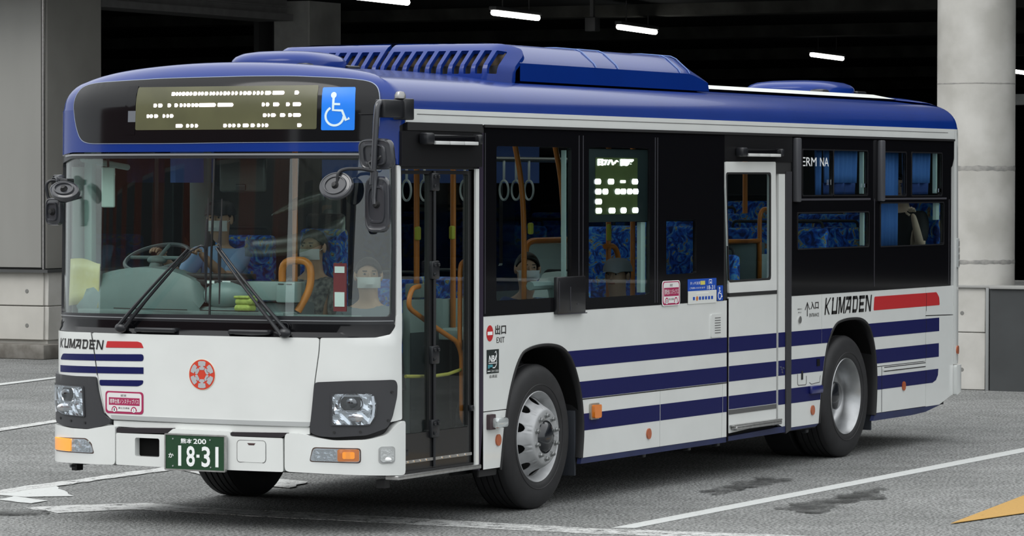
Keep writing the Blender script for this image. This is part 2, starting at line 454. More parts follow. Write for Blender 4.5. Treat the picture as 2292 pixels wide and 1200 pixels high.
PO=paint('orange_paint',(.52,.30,.07),.45,.56); PD=paint('dark_oil',(.06,.062,.06),.62,.95,5,.8); PDD=paint('dark_patch_paint',(.03,.03,.03),.4,.6,6,.8)
_fz=[0]
def flat(name, P, m, label, z=.004, grp=None):
    _fz[0]+=1; z+=.0005*_fz[0]
    me=sheet_mesh([(p[0],p[1]) for p in P],0,.003,res=0,mapf=lambda u,v,o:(u,v,z+o)); o=link(name,me,None,m); o['kind']='structure'; o['label']=label; return o
def jag(P, amp=.03, step=.12):
    out=[]
    for i in range(len(P)):
        a,b=P[i],P[(i+1)%len(P)]; L=math.hypot(b[0]-a[0],b[1]-a[1]); k=max(1,int(L/step))
        for j in range(k):
            t=j/k; q=amp if 0<j else 0; out.append((a[0]+(b[0]-a[0])*t+random.uniform(-q,q)*.5, a[1]+(b[1]-a[1])*t+random.uniform(-q,q)))
    return out
flat('bay_line',[(1.50,-1.0),(14,-.80),(14,-.97),(1.56,-1.13)],PF,'long white bay line beside the bus on the door side')
flat('bay_line',jag([(1.62,2.55),(1.50,1.85),(1.50,.49),(1.40,-.86),(1.62,-2.6),(1.34,-2.7),(1.08,-1.0),(1.12,.31),(1.13,1.28),(1.18,2.2)],.03),PW2,'worn white line crossing in front of the bus')
flat('bay_line',jag([(.93,3.02),(1.27,2.85),(1.62,2.51),(1.45,2.0),(1.22,2.0),(1.15,2.34),(.70,2.61)],.03),PW,'chipped white corner of the bay line left of the front bumper')
flat('bay_line',jag([(1.7,3.95),(4.4,4.12),(4.45,3.94),(1.8,3.80)],.02),PW,'thin worn white line running back past the off side of the bus',z=.0055)
flat('road_arrow',jag([(1.86,3.92),(2.36,4.04),(2.67,4.03),(2.18,3.58),(1.83,3.26),(1.62,3.5),(1.68,3.79)],.02),PF,'bright white worn patch of road paint at the left edge')
flat('road_arrow',jag([(1.61,3.6),(1.44,3.20),(1.22,3.18),(1.35,3.55)],.02),PF,'small white paint patch next to the bright patch')
flat('road_arrow',jag([(4.25,4.0),(3.25,2.9),(3.1,2.3),(3.6,2.45),(3.9,3.2),(4.5,3.8)],.03),PW,'worn white paint visible under the front bumper beside the number plate',z=.007)
flat('bay_line',[(12.0,11.78),(16,12.5),(15.8,12.35),(11.9,11.58)],PF,'thin white line across the road near the left wall')
flat('bay_line',[(4,7.15),(9.5,8.2),(9.3,8.02),(3.9,6.95)],PW,'thin faded line on the road left of the bus')
flat('road_arrow',[(2.74,-2.77),(4.95,-2.46),(7.2,-2.15),(6.0,-3.30)],PO,'orange painted arrow tip at the lower right corner')
flat('asphalt_patch',jag([(.40,3.3),(.66,3.10),(.82,2.79),(.56,2.60),(.28,2.9)],.03),PD,'dark round patch in the asphalt at the lower left')
flat('asphalt_stain',jag([(4.4,-1.25),(4.65,-1.5),(4.28,-1.72),(3.95,-1.55)],.05),PD,'dark oil stain on the asphalt right of the bay line')
flat('asphalt_stain',jag([(3.2,-1.35),(5.1,-1.32),(5.0,-1.45),(3.0,-1.75)],.06),PD,'long dark stain between the bay line and the arrow')
flat('asphalt_stain',jag([(4.2,-.35),(5.6,-.25),(5.5,-.5),(4.0,-.55)],.06),PD,'dark damp stain beside the bus skirt')

CONC=mat('concrete',(.52,.505,.465),.85,var=.22,vscale=1.6,vlo=.3,vhi=.7,bump=.3,bscale=25,detail=10)
CONCL=mat('concrete_light',(.53,.52,.49),.85,color2=(.40,.39,.36),vscale=2.2,bump=.25,bscale=30,detail=10)
CONCD=mat('pier_shade',(.26,.26,.25),.9,var=.4,vscale=1.2,bump=.4,bscale=8)  # darker pier sides, their shade put into the concrete colour
CLAD=mat('cladding_grey',(.262,.260,.243),.55,var=.1,vscale=1.5,stretch=(1,1,.3))
CLADD=mat('cladding_dark',(.065,.068,.068),.6,var=.2,vscale=2)
CAVE=mat('hall_shade',(.013,.0145,.016),.95,var=.4,vscale=.6,spec=.1)  # near black: the shade inside the hall is put into this colour
MUD=mat('footing_stain',(.22,.21,.19),.9,color2=(.12,.11,.095),vscale=5)
TIE=mat('tie_hole',(.18,.18,.17),.8)
def panels(name, parent, m, x, y0, y1, z0, z1, ny, nz, proud=.02, gap=.012, axis='x', depth=.05):
    """raised panels with recessed joints on a face; axis x: face looks to -x, axis y: face looks to -y (y0,y1 then are x)"""
    for i in range(ny):
        for j in range(nz):
            a0=y0+(y1-y0)*i/ny+gap/2; a1=y0+(y1-y0)*(i+1)/ny-gap/2; b0=z0+(z1-z0)*j/nz+gap/2; b1=z0+(z1-z0)*(j+1)/nz-gap/2
            b=MB(); 
            if axis=='x': b.box((x-proud,a0,b0),(x+depth,a1,b1),.006,1)
            else: b.box((a0,x-proud,b0),(a1,x+depth,b1),.006,1)
            b.build(name,m,parent)
# left wall: concrete base with cladding pier above
wl=simple('wall_left',CONC,lambda b:(b.box((18.25,14.85,0),(26,30,1.04)),),'pale concrete base wall left of the bus under grey cladding',smooth=False)
panels('panel',wl,CONC,18.25,14.87,22.87,.22,1.06,4,2,axis='x',proud=.05)
panels('panel',wl,CONCL,14.85,18.22,21.2,.22,1.06,1,2,axis='y',proud=.03)
simple('curb',MUD,lambda b:b.box((17.95,14.7,0),(18.6,30,.18),.02),None,parent=wl)
simple('curb',MUD,lambda b:b.box((18.6,14.62,0),(26,14.95,.16),.02),None,parent=wl)
simple('coping',CLADD,lambda b:b.box((18.12,14.76,1.05),(26,30,1.085)),None,parent=wl)
for y,z in ((15.12,.82),(15.12,.40),(15.75,.82),(16.8,.82)): 
    simple('tie_hole',TIE,lambda b:b.lathe([(.0,0),(.022,0),(.028,.006),(.028,.02)],Matrix.Translation((18.195,y,z))@Matrix.Rotation(math.radians(-90),4,'Y')@Matrix.Scale(-1,4,(0,0,1)),16),None,parent=wl)
for x,z in ((18.6,.82),(18.6,.4)):
    simple('tie_hole',TIE,lambda b:b.box((x-.02,14.81,z-.02),(x+.02,14.85,z+.02),.008),None,parent=wl)
pl_=simple('pillar',CLADD,lambda b:b.box((18.26,14.90,1.08),(19.42,40,7.5)),'grey clad square pier at the left edge',smooth=False)
panels('panel',pl_,CLAD,18.26,14.89,20.39,1.09,7.5,5,1,axis='x',proud=.06,gap=.035)
panels('panel',pl_,mat('cladding_side',(.27,.265,.245),.6,var=.15,vscale=1.5),14.90,18.27,19.46,1.09,7.5,1,1,axis='y',proud=.03)
simple('trim',SILVER,lambda b:b.box((18.19,14.865,1.09),(18.22,14.885,7.5)),None,parent=pl_)
# beam running back from the pier, second pier behind
bm_=simple('beam',mat('beam_dark',(.12,.12,.12),.7,var=.2),lambda b:(b.box((19.46,14.88,4.42),(23.95,15.3,6.5)),b.box((19.46,14.80,4.34),(23.98,15.35,4.43)),b.box((19.46,14.84,4.52),(23.96,14.9,4.54))),'dark boxed beam running back from the left pier',smooth=False)
p2=simple('pillar',CONCD,lambda b:b.box((24.2,14.66,0),(25.02,15.22,6)),'dim grey concrete pier behind the front roof hatch',smooth=False)
panels('panel',p2,mat('pier_grey',(.36,.36,.34),.8,var=.15),24.2,14.66,15.22,0,6,1,1,axis='x',proud=.04)
simple('downpipe',mat('pipe_dark',(.05,.05,.05),.6),lambda b:b.tube([(24.6,15.45,0),(24.6,15.45,6)],.06,12),'dark pipe beside the dim concrete pier')
simple('downpipe',mat('pipe_dark',(.05,.05,.05),.6),lambda b:b.box((24.4,15.6,0),(24.8,15.68,6)),'thin dark post beside the dim concrete pier')
# right round column on its block
cr_=simple('pillar',CONCL,lambda b:b.lathe([(.41,1.085),(.41,8)],Matrix.Translation((17.72,2.66,0)),64),'round pale concrete column behind the rear of the bus')
RIDGE=mat('column_joint',(.33,.32,.30),.9,color2=(.22,.22,.21),vscale=14,bump=.6,bscale=30)
for z,h in ((1.33,.05),(2.31,.06),(3.20,.015)):
    def rg(b,z=z,h=h):
        P=[]
        for i in range(97):
            a=2*math.pi*i/96; q=.5+.5*math.sin(a*7+z*5)*math.sin(a*17+1); P.append([(17.72+(.4105+.004*(k in(1,2))*.5)*math.cos(a),2.66+(.4105+.004*(k in(1,2))*.5)*math.sin(a),z+h*(k/3-.5)*(.6+.5*q)+.001*math.sin(a*5+z)) for k in range(4)])
        b.grid(P)
    simple('joint_ring',RIDGE,rg,None,parent=cr_)
wr=simple('wall_right',CONCL,lambda b:b.box((17.25,2.32,0),(19.5,4.6,1.05)),'pale concrete block carrying the round column',smooth=False)
panels('panel',wr,CONCL,17.25,2.33,4.6,.02,1.05,1,1,axis='x',proud=.001)
panels('panel',wr,CONCL,17.25,2.36,4.6,.60,1.07,1,1,axis='x',proud=.03,gap=.008)
panels('panel',wr,CONCL,17.25,2.36,4.6,.0,.60,1,1,axis='x',proud=.03,gap=.008)
simple('coping',mat('coping_grey',(.3,.3,.29),.8),lambda b:b.box((17.19,2.30,1.065),(19.5,4.62,1.09),.004),None,parent=wr)
simple('trim',mat('trim_grey',(.25,.26,.26),.6),lambda b:b.box((17.19,2.315,0),(17.24,2.35,1.07),.004),None,parent=wr)
for z in (.80,.21): simple('tie_hole',TIE,lambda b:b.lathe([(.0,0),(.02,0),(.026,.006),(.026,.02)],Matrix.Translation((17.218,2.62,z))@Matrix.Rotation(math.radians(90),4,'Y'),16),None,parent=wr)
wd=simple('wall_back',mat('dark_panel',(.040,.044,.046),.6,var=.15,vscale=3),lambda b:b.box((17.16,-30,0),(17.5,2.29,1.06)),'low dark grey panel wall at the right edge',smooth=False)
simple('coping',mat('coping_grey',(.3,.3,.29),.8),lambda b:b.box((17.13,-30,1.06),(17.52,2.29,1.09),.004),None,parent=wd)
# the dark hall behind: ceiling, end wall, side walls, cross beams
simple('ceiling',CAVE,lambda b:b.box((17.4,-45,4.62),(75,60,5.2)),'ceiling of the covered bus hall, coloured dark for its shade',smooth=False)
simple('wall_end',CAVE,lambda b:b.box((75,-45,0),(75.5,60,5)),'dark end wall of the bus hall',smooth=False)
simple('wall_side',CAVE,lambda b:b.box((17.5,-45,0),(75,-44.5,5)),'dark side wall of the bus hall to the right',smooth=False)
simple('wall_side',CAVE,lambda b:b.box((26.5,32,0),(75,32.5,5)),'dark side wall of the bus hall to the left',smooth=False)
BEAMM=mat('hall_beam_dark',(.06,.06,.055),.9,var=.5,vscale=2,spec=.1)  # dark mottled colour of the hall cross beams
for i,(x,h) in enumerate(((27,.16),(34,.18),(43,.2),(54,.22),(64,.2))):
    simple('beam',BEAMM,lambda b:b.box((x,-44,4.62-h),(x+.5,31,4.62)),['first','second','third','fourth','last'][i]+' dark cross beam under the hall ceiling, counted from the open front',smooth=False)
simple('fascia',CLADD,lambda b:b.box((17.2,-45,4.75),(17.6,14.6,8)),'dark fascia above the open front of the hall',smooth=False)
simple('beam',mat('beam_pale',(.30,.31,.30),.8,var=.2),lambda b:(b.box((24,-8,3.12),(24.3,4.66,3.25))),'pale horizontal beam seen right of the round column',smooth=False)
simple('post',mat('post_yellowish',(.16,.15,.11),.7),lambda b:b.box((24,4.56,0),(24.15,4.70,2.95),.02),'dull post seen right of the round column')
# strip lamps
TUBE=mat('lamp_tube',(1,.99,.94),.5,emit=9.0); LB=mat('lamp_body',(.06,.06,.06),.6)
def lamp(x,y,z,L,label,ang=.135):
    t=thing('strip_lamp',label,'lamp',(x,y,z),'strip lamps under the hall ceiling'); t.rotation_euler=(0,0,ang)
    MB().box((-L/2-.03,-.05,.03),(L/2+.03,.05,.08),.01).build('lamp_body',LB,t)
    MB().tube([(-L/2,0,0),(L/2,0,0)],.038,10).build('lamp_tube',TUBE,t)
    for q in (-1,1): MB().tube([(q*L*.3,0,.08),(q*L*.3,0,4.62-z)],.008,6).build('hanger',LB,t)
for (x0,y0),(x1,y1),lb in (((16.9,9.8),(18.47,9.95),'strip lamp at the top edge above the louvred roof unit'),((21.2,10.26),(22.76,10.45),'bright strip lamp above the louvred roof unit, second from the left'),((25.63,10.7),(27.4,11.0),'strip lamp above the smooth part of the roof unit, third from the left'),((36.62,12.55),(38.63,12.85),'strip lamp above the rear roof hatch'),((46.11,12.61),(48.2,12.9),'strip lamp right of the round column')):
    L=math.hypot(x1-x0,y1-y0); lamp((x0+x1)/2,(y0+y1)/2,4.25,L,lb,math.atan2(y1-y0,x1-x0))
lamp(40,10.5,2.56,.35,'tiny lamp low down right of the round column',1.2)
simple('loudspeaker',LB,lambda b:(b.box((23.9,10.2,4.12),(24.05,10.35,4.3),.01),b.box((23.95,10.25,4.3),(24.0,10.3,4.62))),'small dark loudspeaker box hanging beside the third lamp',kind='thing',cat='speaker')
# building across the forecourt, seen only mirrored in the windscreen and glass
def opposite(m,y0,y1,z,x,label,n):
    o=simple('wall_opposite',m,lambda b:b.box((x-8,y0,0),(x,y1,z)),label,smooth=False)
    for i in range(n):
        for j in range(2):
            a=y0+1.2+i*(y1-y0-1)/n; w_=(y1-y0)/n*.55
            simple('window_frame',mat('frame_pale',(.13,.12,.11),.6),lambda b:b.box((x-.1,a,1.0+j*4),(x+.06,a+w_,3.2+j*4)),None,parent=o)
            simple('window_pane',mat('pane_dark',(.02,.025,.03),.1),lambda b:b.box((x,a+.1,1.1+j*4),(x+.09,a+w_-.1,3.1+j*4)),None,parent=o)
opposite(mat('brick_brown',(.17,.065,.05),.85,var=.35,vscale=2,bump=.2),17,75,14,-45,'brown brick building across the forecourt',8)
opposite(mat('stone_grey',(.16,.155,.145),.85,var=.25,vscale=1),-14,14,11,-52,'grey stone building across the forecourt',5)

# ================================================================== BUS
BUS=thing('city_bus','white and blue single-deck city bus with navy stripes parked at the bus hall','bus',(0,0,0))
fr_res=.07
# --- lower front
lid=roundp([(-.815,1.203),(-.785,1.06),(-.762,.935),(-.70,.70),(-.645,.660),(.79,.656),(.817,.938),(.843,1.12),(.848,1.203)],.02)
sheet('front_lid',lid,WHITE,BUS,off=.012,th=.03,res=fr_res)
sheet('front_ledge',[(-.635,.618),(.785,.612),(.785,.655),(-.635,.655)],WHITE,BUS,off=.004,th=.02,res=fr_res)
sheet('lid_rim',[(-.640,.664),(.788,.660),(.792,.688),(-.648,.690)],mat('brushed_white',(.50,.52,.52),.3,metal=.3),BUS,off=.0165,th=.006,res=fr_res)
sheet('front_corner_panel',roundp([(-1.40,1.20),(-.822,1.203),(-.792,1.06),(-.768,.935),(-.705,.70),(-.65,.60),(-1.40,.60)][::-1],.012),WHITE,BUS,off=.012,th=.03,res=.05)
sheet('front_corner_panel',roundp([(.855,1.203),(1.19,1.206),(1.28,1.225),(1.315,1.27),(1.322,1.34),(1.372,1.34),(1.378,.70),(.80,.62),(.824,.938),(.850,1.12)][::-1],.012),WHITE,BUS,off=.012,th=.03,res=.05)
sheet('front_backing',rect(-1.42,.38,1.37,1.30),SEAM,BUS,off=-.022,th=.02,res=.1)
# --- bumper
bt=[(-1.36,.60),(-1.21,.605),(-1.0,.592),(-.833,.592),(-.70,.615),(-.60,.632)]
sheet('bumper',roundp([(-1.42,.372),(-1.19,.366),(-.596,.378),(-.596,.632)]+bt[::-1][1:]+[(-1.42,.60)],.03),WHITE,BUS,off=.036,th=.06,res=.05)
sheet('bumper',roundp([(-.588,.380),(.625,.379),(.622,.586),(.264,.588),(.262,.618),(-.15,.622),(-.205,.582),(-.588,.580)],.012),WHITE,BUS,off=.036,th=.06,res=.06,holes=[rpoly(-.438,.440,-.252,.556,.012)])
sheet('bumper',roundp([(.634,.382),(1.381,.359),(1.381,.700),(1.30,.665),(1.262,.615),(1.137,.584),(.944,.578),(.82,.598),(.74,.618),(.634,.618)],.03),WHITE,BUS,off=.036,th=.06,res=.05)
for P in ([(-.588,.583),(-.205,.590),(-.148,.625),(-.585,.614)],[(.266,.592),(.618,.590),(.655,.620),(.266,.614)]):
    sheet('bumper_cap',roundp(P,.012),mat('cap_black',(.018,.014,.018),.25,coat=.4),BUS,off=.034,th=.03,res=.06)
sheet('tow_recess',rect(-.45,.43,-.24,.57),mat('recess_black',(.003,.003,.003),.6,spec=.1),BUS,off=-.01,th=.01)
sheet('cover_lid',rpoly(.315,.433,.507,.564,.02),WHITE,BUS,off=.039,th=.006,res=.08)
multi('cover_lid_groove',[line_poly(rpoly(.312,.430,.510,.567,.022)+[(.510,.45)],.003)],mat('groove_grey',(.12,.12,.12),.7),BUS,off=.0372,th=.002)
sheet('lid_latch',[(.385,.55),(.44,.55),(.43,.538),(.395,.538)],mat('latch_dark',(.05,.02,.02),.5),BUS,off=.041,th=.003)
multi('bumper_bolt',[circ(-1.02,.348,.01)],PLASTIC,BUS,off=.02,th=.03)
mbs('jacking_bracket',RUBBER,BUS,[((.55,2.36,.30),(.62,2.40,.34),0),((.50,.06,.28),(.56,.12,.33),0)])
# --- headlamp bezels
bzR=[(.824,.932),(1.046,.943),(1.306,.947),(1.322,.918),(1.319,.844),(1.289,.72),(1.258,.655),(1.137,.610),(.944,.597),(.851,.602),(.796,.622),(.796,.673)]
bzL=[(-1.40,.95),(-1.224,.927),(-.964,.923),(-.767,.926),(-.750,.834),(-.704,.692),(-.64,.658),(-.644,.638),(-.772,.600),(-.897,.594),(-1.099,.602),(-1.197,.615),(-1.38,.66)][::-1]
def headlamp(bz, ln, side):
    o=sheet('headlight_surround',roundp(bz[::-1] if side>0 else bz,.02),BEZEL,BUS,off=.030,th=.05,res=.06,holes=[ln])
    def inset(P,k):
        cx=sum(p[0] for p in P)/len(P); cz=sum(p[1] for p in P)/len(P); return [(cx+(p[0]-cx)*k,cz+(p[1]-cz)*k) for p in P]
    sheet('lamp_rim',inset(ln,1.06),BEZEL,o,off=.036,th=.012,res=.06,holes=[inset(ln,.99)])
    sheet('reflector',inset(ln,1.02),mat('reflector_chrome',(.80,.82,.84),.10,metal=1),o,off=.020,th=.004,res=.013,ang=12,mapf=lambda u,v,o_:S(u,v,o_+.005*math.sin(u*95+v*20)*math.cos(v*80)+.003*math.sin(u*41-v*67)))
    xs=[p[0] for p in ln]; zs=[p[1] for p in ln]; cx=(min(xs)+max(xs))/2; 
    c0=cx-.02*side; OF=.020
    pr=MB()
    for rr,off in ((.066,.022),):
        P=[];
        for i in range(33):
            a=2*math.pi*i/32; P.append([S(c0+(rr+d)*math.cos(a),.805+(rr+d)*.85*math.sin(a),off+h) for d,h in ((0,0),(.006,.006),(.012,0))])
        pr.grid(P)
    pr.build('projector_ring',CHROME,o)
    sheet('bowl_disc',circ(c0,.805,.062,.054,n=24),mat('bowl_dark_reflection',(.05,.052,.055),.25,metal=.8),o,off=.027,th=.003,res=.03)  # dark disc: the bowl's dark reflections put into the colour
    p=S(c0,.805,.022); MB().ball(p,(.022,.046,.040)).build('projector_lens',mat('projector_dark',(.10,.11,.12),.05,metal=.9,coat=1),o)
    p=S(cx,.718,.024); MB().ball(p,(.012,.07,.028)).build('indicator_bulb',mat('bulb_chrome',(.75,.75,.76),.15,metal=1,bump=1,bscale=60),o)
    multi('reflector_ridge',[rect(min(xs)+.01,zz,max(xs)-.03,zz+.004) for zz in (.75,.757,.846,.853)],CHROME,o,off=.028,th=.003,res=.05)
    multi('side_tube',[line_poly([(max(xs)-.045,.68),(max(xs)-.022,.72),(max(xs)-.014,.78),(max(xs)-.022,.85)] if side>0 else [(min(xs)+.055,.68),(min(xs)+.025,.72),(min(xs)+.014,.78),(min(xs)+.03,.85)],.014)],mat('tube_white',(.75,.77,.8),.15,coat=1),o,off=.036,th=.010,res=.03)
    sheet('lamp_glass',inset(ln,.99),LENSG,o,off=.042,th=.004,res=.05)
    multi('bezel_screw',[circ(*p,.008,n=10) for p in ([(1.285,.872),(1.262,.70),(1.10,.632),(.945,.628)] if side>0 else [(-1.13,.648),(-1.0,.638),(-.86,.632)])],SEAM,o,off=.034,th=.004)
headlamp(bzR,roundp([(.933,.673),(1.146,.674),(1.182,.721),(1.193,.794),(1.178,.858),(1.136,.867),(.933,.862)],.01),1)
headlamp(bzL,roundp([(-1.27,.86),(-1.25,.76),(-1.18,.70),(-1.08,.676),(-.87,.672),(-.883,.858)],.01),-1)
# --- fog lamps and corner lamp in the bumper
def bumper_lamp(P, split, amber_left, lit):
    xs=[p[0] for p in P]
    L=sheet('fog_lamp',P,CHROME,BUS,off=.0375,th=.004,res=.05)
    sheet('lamp_rim',[(p[0]+(.006 if p[0]>sum(xs)/len(xs) else -.006),p[1]+(.006 if p[1]>.485 else -.006)) for p in P],mat('rim_brown',(.06,.03,.02),.4),L,off=.0365,th=.004,res=.05)
    A=[p for p in P if (p[0]<=split)==amber_left]
    z0=min(p[1] for p in P); z1=max(p[1] for p in P)
    if amber_left: A=rpoly(min(xs)+.004,z0+.004,split,z1-.004,.012); B_=rpoly(split+.008,z0+.006,max(xs)-.03,z1-.008,.012)
    else: A=rpoly(split,z0+.004,max(xs)-.004,z1-.004,.012); B_=rpoly(min(xs)+.02,z0+.006,split-.008,z1-.008,.012)
    sheet('indicator_lens',A,AMBERL if lit else AMBER,L,off=.045,th=.008,res=.05)
    if not lit: sheet('indicator_reflector',rpoly(split+.03,z0+.02,max(xs)-.03,z1-.02,.01),mat('amber_deep',(.9,.30,.02),.2,emit=.25),L,off=.048,th=.003)
    sheet('fog_reflector',B_,mat('fog_reflector',(.7,.72,.73),.18,metal=.9,bump=1,bscale=26,dist=.01),L,off=.042,th=.004,res=.04)
    sheet('lamp_glass',P,LENSG,L,off=.052,th=.004,res=.05)
bumper_lamp(roundp([(.797,.452),(1.098,.446),(1.098,.526),(.82,.530)],.02),.967,False,False)
bumper_lamp(roundp([(-1.20,.440),(-.775,.446),(-.80,.50),(-.85,.530),(-1.19,.518)],.02),-.985,True,True)
o=sheet('corner_lamp',rpoly(1.203,.437,1.299,.541,.02),mat('lamp_rim_grey',(.35,.36,.36),.4),BUS,off=.040,th=.006,res=.04)
sheet('lamp_lens',rpoly(1.212,.446,1.290,.532,.018),mat('lens_ribbed',(.55,.57,.57),.15,metal=.5,bump=1,bscale=50),o,off=.046,th=.006,res=.03)
MB().ball(S(1.25,.462,.045),(.012,.03,.014)).build('lamp_bulb',WPRINT,o)
# --- front stripes and lettering
stripes=[roundp([(-1.174,1.020),(-1.13,1.060),(-.388,1.078),(-.388,1.034)][::-1],.02),[(-1.174,.941),(-.389,.955),(-.389,.996),(-1.174,.984)],roundp([(-.743,.871),(-.43,.876),(-.395,.890),(-.388,.915),(-.747,.907)],.012)]
for P in stripes: 
    me_=P if True else 0
    sheet('front_stripe',P,NAVY,BUS,off=.0145,th=.002,res=.06)
sheet('front_stripe',roundp([(-.692,1.112),(-.388,1.117),(-.405,1.148),(-.433,1.156),(-.680,1.153)],.006),RED,BUS,off=.0145,th=.002,res=.06)['label']='red stripe after the front lettering'
multi('panel_seam',[line_poly([(-.819,1.203),(-.789,1.06),(-.765,.935)],.005)],SEAM,BUS,off=.0155,th=.001,res=.06)
def kumaden(name,x0,z0,x1,z1,parent,off):
    th=.20; tv=.17
    n=7; pw=(x1-x0)/n; out=[]; h=z1-z0
    for i,c in enumerate('KUMADEN'):
        L=[]
        def vb(xb,xt,y0=0,y1=1,w=tv): L.append([(xb-w/2,y0),(xb+w/2,y0),(xt+w/2,y1),(xt-w/2,y1)])
        def hb(xa,xb,yc): L.append([(xa,yc-th/2),(xb,yc-th/2),(xb,yc+th/2),(xa,yc+th/2)])
        if c=='K': vb(.1,.1); vb(.78,.14,0,.6); vb(.16,.82,.42,1)
        elif c=='U': vb(.12,.12); vb(.84,.84); hb(.04,.92,.1); hb(-.03,.2,.9)
        elif c=='M': vb(.08,.08); vb(.92,.92); vb(.5,.14,.05,1,.16); vb(.5,.86,.05,1,.16); hb(-.08,.2,.9)
        elif c=='A': vb(.0,.66); vb(.82,.82); hb(.25,.85,.30); hb(-.02,.9,.9)
        elif c=='D': vb(.18,.18); hb(-.02,.7,.9); hb(.1,.7,.1); vb(.84,.84,.2,.8); L.append([(.62,0),(.72,0),(.92,.22),(.76,.22)]); L.append([(.76,.78),(.92,.78),(.72,1),(.62,1)])
        elif c=='E': vb(.15,.15); hb(-.05,.92,.9); hb(.07,.8,.5); hb(.07,.92,.1)
        else: vb(.1,.1); vb(.9,.9); vb(.86,.14,0,1,.2); hb(-.08,.2,.9)
        for q in L: out.append([(x0+(i+.06+px*.86+ (py-.5)*.18)*pw, z0+py*h) for px,py in q])
    out2=out
    return multi(name,out2,PRINT,parent,off=off+.0008,th=.0006,res=.04,join=True)
kumaden('bus_lettering',-1.175,1.098,-.708,1.158,BUS,.0146)
# --- round crest
def crest(cx,cz,r,off,parent):
    o=sheet('crest',circ(cx,cz,r*1.04,n=40),mat('crest_pale',(.75,.68,.55),.4),parent,off=off,th=.003,res=.05)
    sheet('crest_disc',circ(cx,cz,r,n=40),mat('crest_red',(.58,.045,.02),.4),o,off=off+.0015,th=.002,res=.05)
    G=[]
    for k in range(6):
        a=math.radians(90+60*k)
        for P in ([(-.26,.58),(.26,.58),(.30,.84),(.16,.90),(-.16,.90),(-.30,.84)],[(-.11,.44),(.11,.44),(.11,.62),(-.11,.62)],[(-.14,.31),(.14,.31),(.22,.40),(.20,.50),(-.20,.50),(-.22,.40)]):
            G.append([(cx+r*(y*math.cos(a)-x*math.sin(a)), cz+r*(y*math.sin(a)+x*math.cos(a))) for x,y in P][::1])
    for g in G:
        ar=sum(g[i][0]*g[(i+1)%len(g)][1]-g[(i+1)%len(g)][0]*g[i][1] for i in range(len(g)))
        if ar<0: g.reverse()
    multi('crest_pattern',G,mat('crest_grey',(.42,.43,.45),.4),o,off=off+.003,th=.0015,join=True)
crest(.049,.962,.093,.0145,BUS)
# --- number plate
def plate():
    x0,x1,z0,z1=-.195,.250,.366,.594
    bx=S(.03,.48,.05)[0]
    f=lambda u,v,o:(bx-o, YC-u, v)
    o=sheet('number_plate',rect(x0+.006,z0+.006,x1-.006,z1-.006),GREEN,BUS,off=.012,th=.004,mapf=f)
    sheet('plate_frame',rpoly(x0,z0,x1,z1,.008),SILVER,o,off=.016,th=.02,mapf=f,holes=[rect(x0+.009,z0+.009,x1-.009,z1-.009)])
    sheet('plate_bracket',rect(x0+.05,z0+.05,x1-.05,z1-.05),SEAM,o,off=.0,th=.04,mapf=f)
    w,h=x1-x0,z1-z0
    def T(b,u0,v0,u1,v1,bold=0): text('plate_lettering',b,x0+w*u0,z0+h*v0,x0+w*u1,z0+h*v1,WPRINT,o,off=.0138,mapf=f,bold=bold)
    T('熊本',.265,.74,.455,.88,.02); T('200',.475,.74,.685,.88,.02); T('か',.065,.34,.15,.47,.02)
    T('8',.36,.12,.50,.68,.02); T('3',.61,.12,.75,.68,.02)
    multi('plate_lettering',[rect(x0+w*.225,z0+h*.13,x0+w*.275,z0+h*.68),rect(x0+w*.835,z0+h*.13,x0+w*.885,z0+h*.68),rect(x0+w*.525,z0+h*.37,x0+w*.575,z0+h*.45)],WPRINT,o,off=.0135,th=.001,mapf=f)
    multi('plate_bolt',[circ(x0+w*a,z0+h*b,.005,n=10) for a,b in ((.14,.86),(.75,.86),(.14,.12),(.76,.12))],CHROME,o,off=.016,th=.004,mapf=f)
plate()
# --- magenta bus-shaped stickers
def bus_sticker(x0,z0,x1,z1,off,label,outline):
    w,h=x1-x0,z1-z0; U=lambda u:x0+w*u; Vv=lambda v:z0+h*v
    o=sheet('sticker',rpoly(x0,z0,x1,z1,min(w,h)*.16),WPRINT if outline else PINK,BUS,off=off,th=.002,res=.1); o['label']=label
    m_=.02 if outline else 0
    if outline: sheet('sticker_border',rpoly(U(.03),Vv(.03),U(.97),Vv(.97),min(w,h)*.15),PINK,o,off=off+.0006,th=.001,res=.1)
    sheet('sticker_face',rpoly(U(.07 if outline else .045),Vv(.10),U(.93 if outline else .955),Vv(.93),min(w,h)*.13),mat('sticker_white',(.72,.70,.70),.5),o,off=off+.0012,th=.001,res=.1)
    sheet('sticker_band',rect(U(.10),Vv(.38),U(.91),Vv(.72)),PINK,o,off=off+.0018,th=.001,res=.1)
    text('sticker_lettering','標準仕様ノンステップバス',U(.13),Vv(.45),U(.89),Vv(.66),WPRINT,o,off=off+.0024)
    text('sticker_lettering','認定',U(.42),Vv(.77),U(.57),Vv(.87),PRINT,o,off=off+.0024)
    for c,n in ((.25,'1'),(.76,'5')):
        multi('sticker_wheel',[[(U(c)+h*.17*math.cos(a*math.pi/12),Vv(.13)+h*.2*math.sin(a*math.pi/12)) for a in range(13)]],PINK,o,off=off+.0018,th=.0008)
        multi('sticker_hub',[circ(U(c),Vv(.17),h*.105,n=16)],WPRINT,o,off=off+.0024,th=.0008)
        text('sticker_lettering',n,U(c)-h*.03,Vv(.11),U(c)+h*.03,Vv(.24),PRINT,o,off=off+.0028)
    text('sticker_lettering','国土交通省',U(.36),Vv(.22),U(.65),Vv(.30),PRINT,o,off=off+.0024)
bus_sticker(-.695,.700,-.389,.840,.0145,'magenta bus-shaped sticker below the front stripes',False)
bus_sticker(5.096,1.288,5.395,1.464,.014,'magenta bus-shaped sticker on the black side band',True)

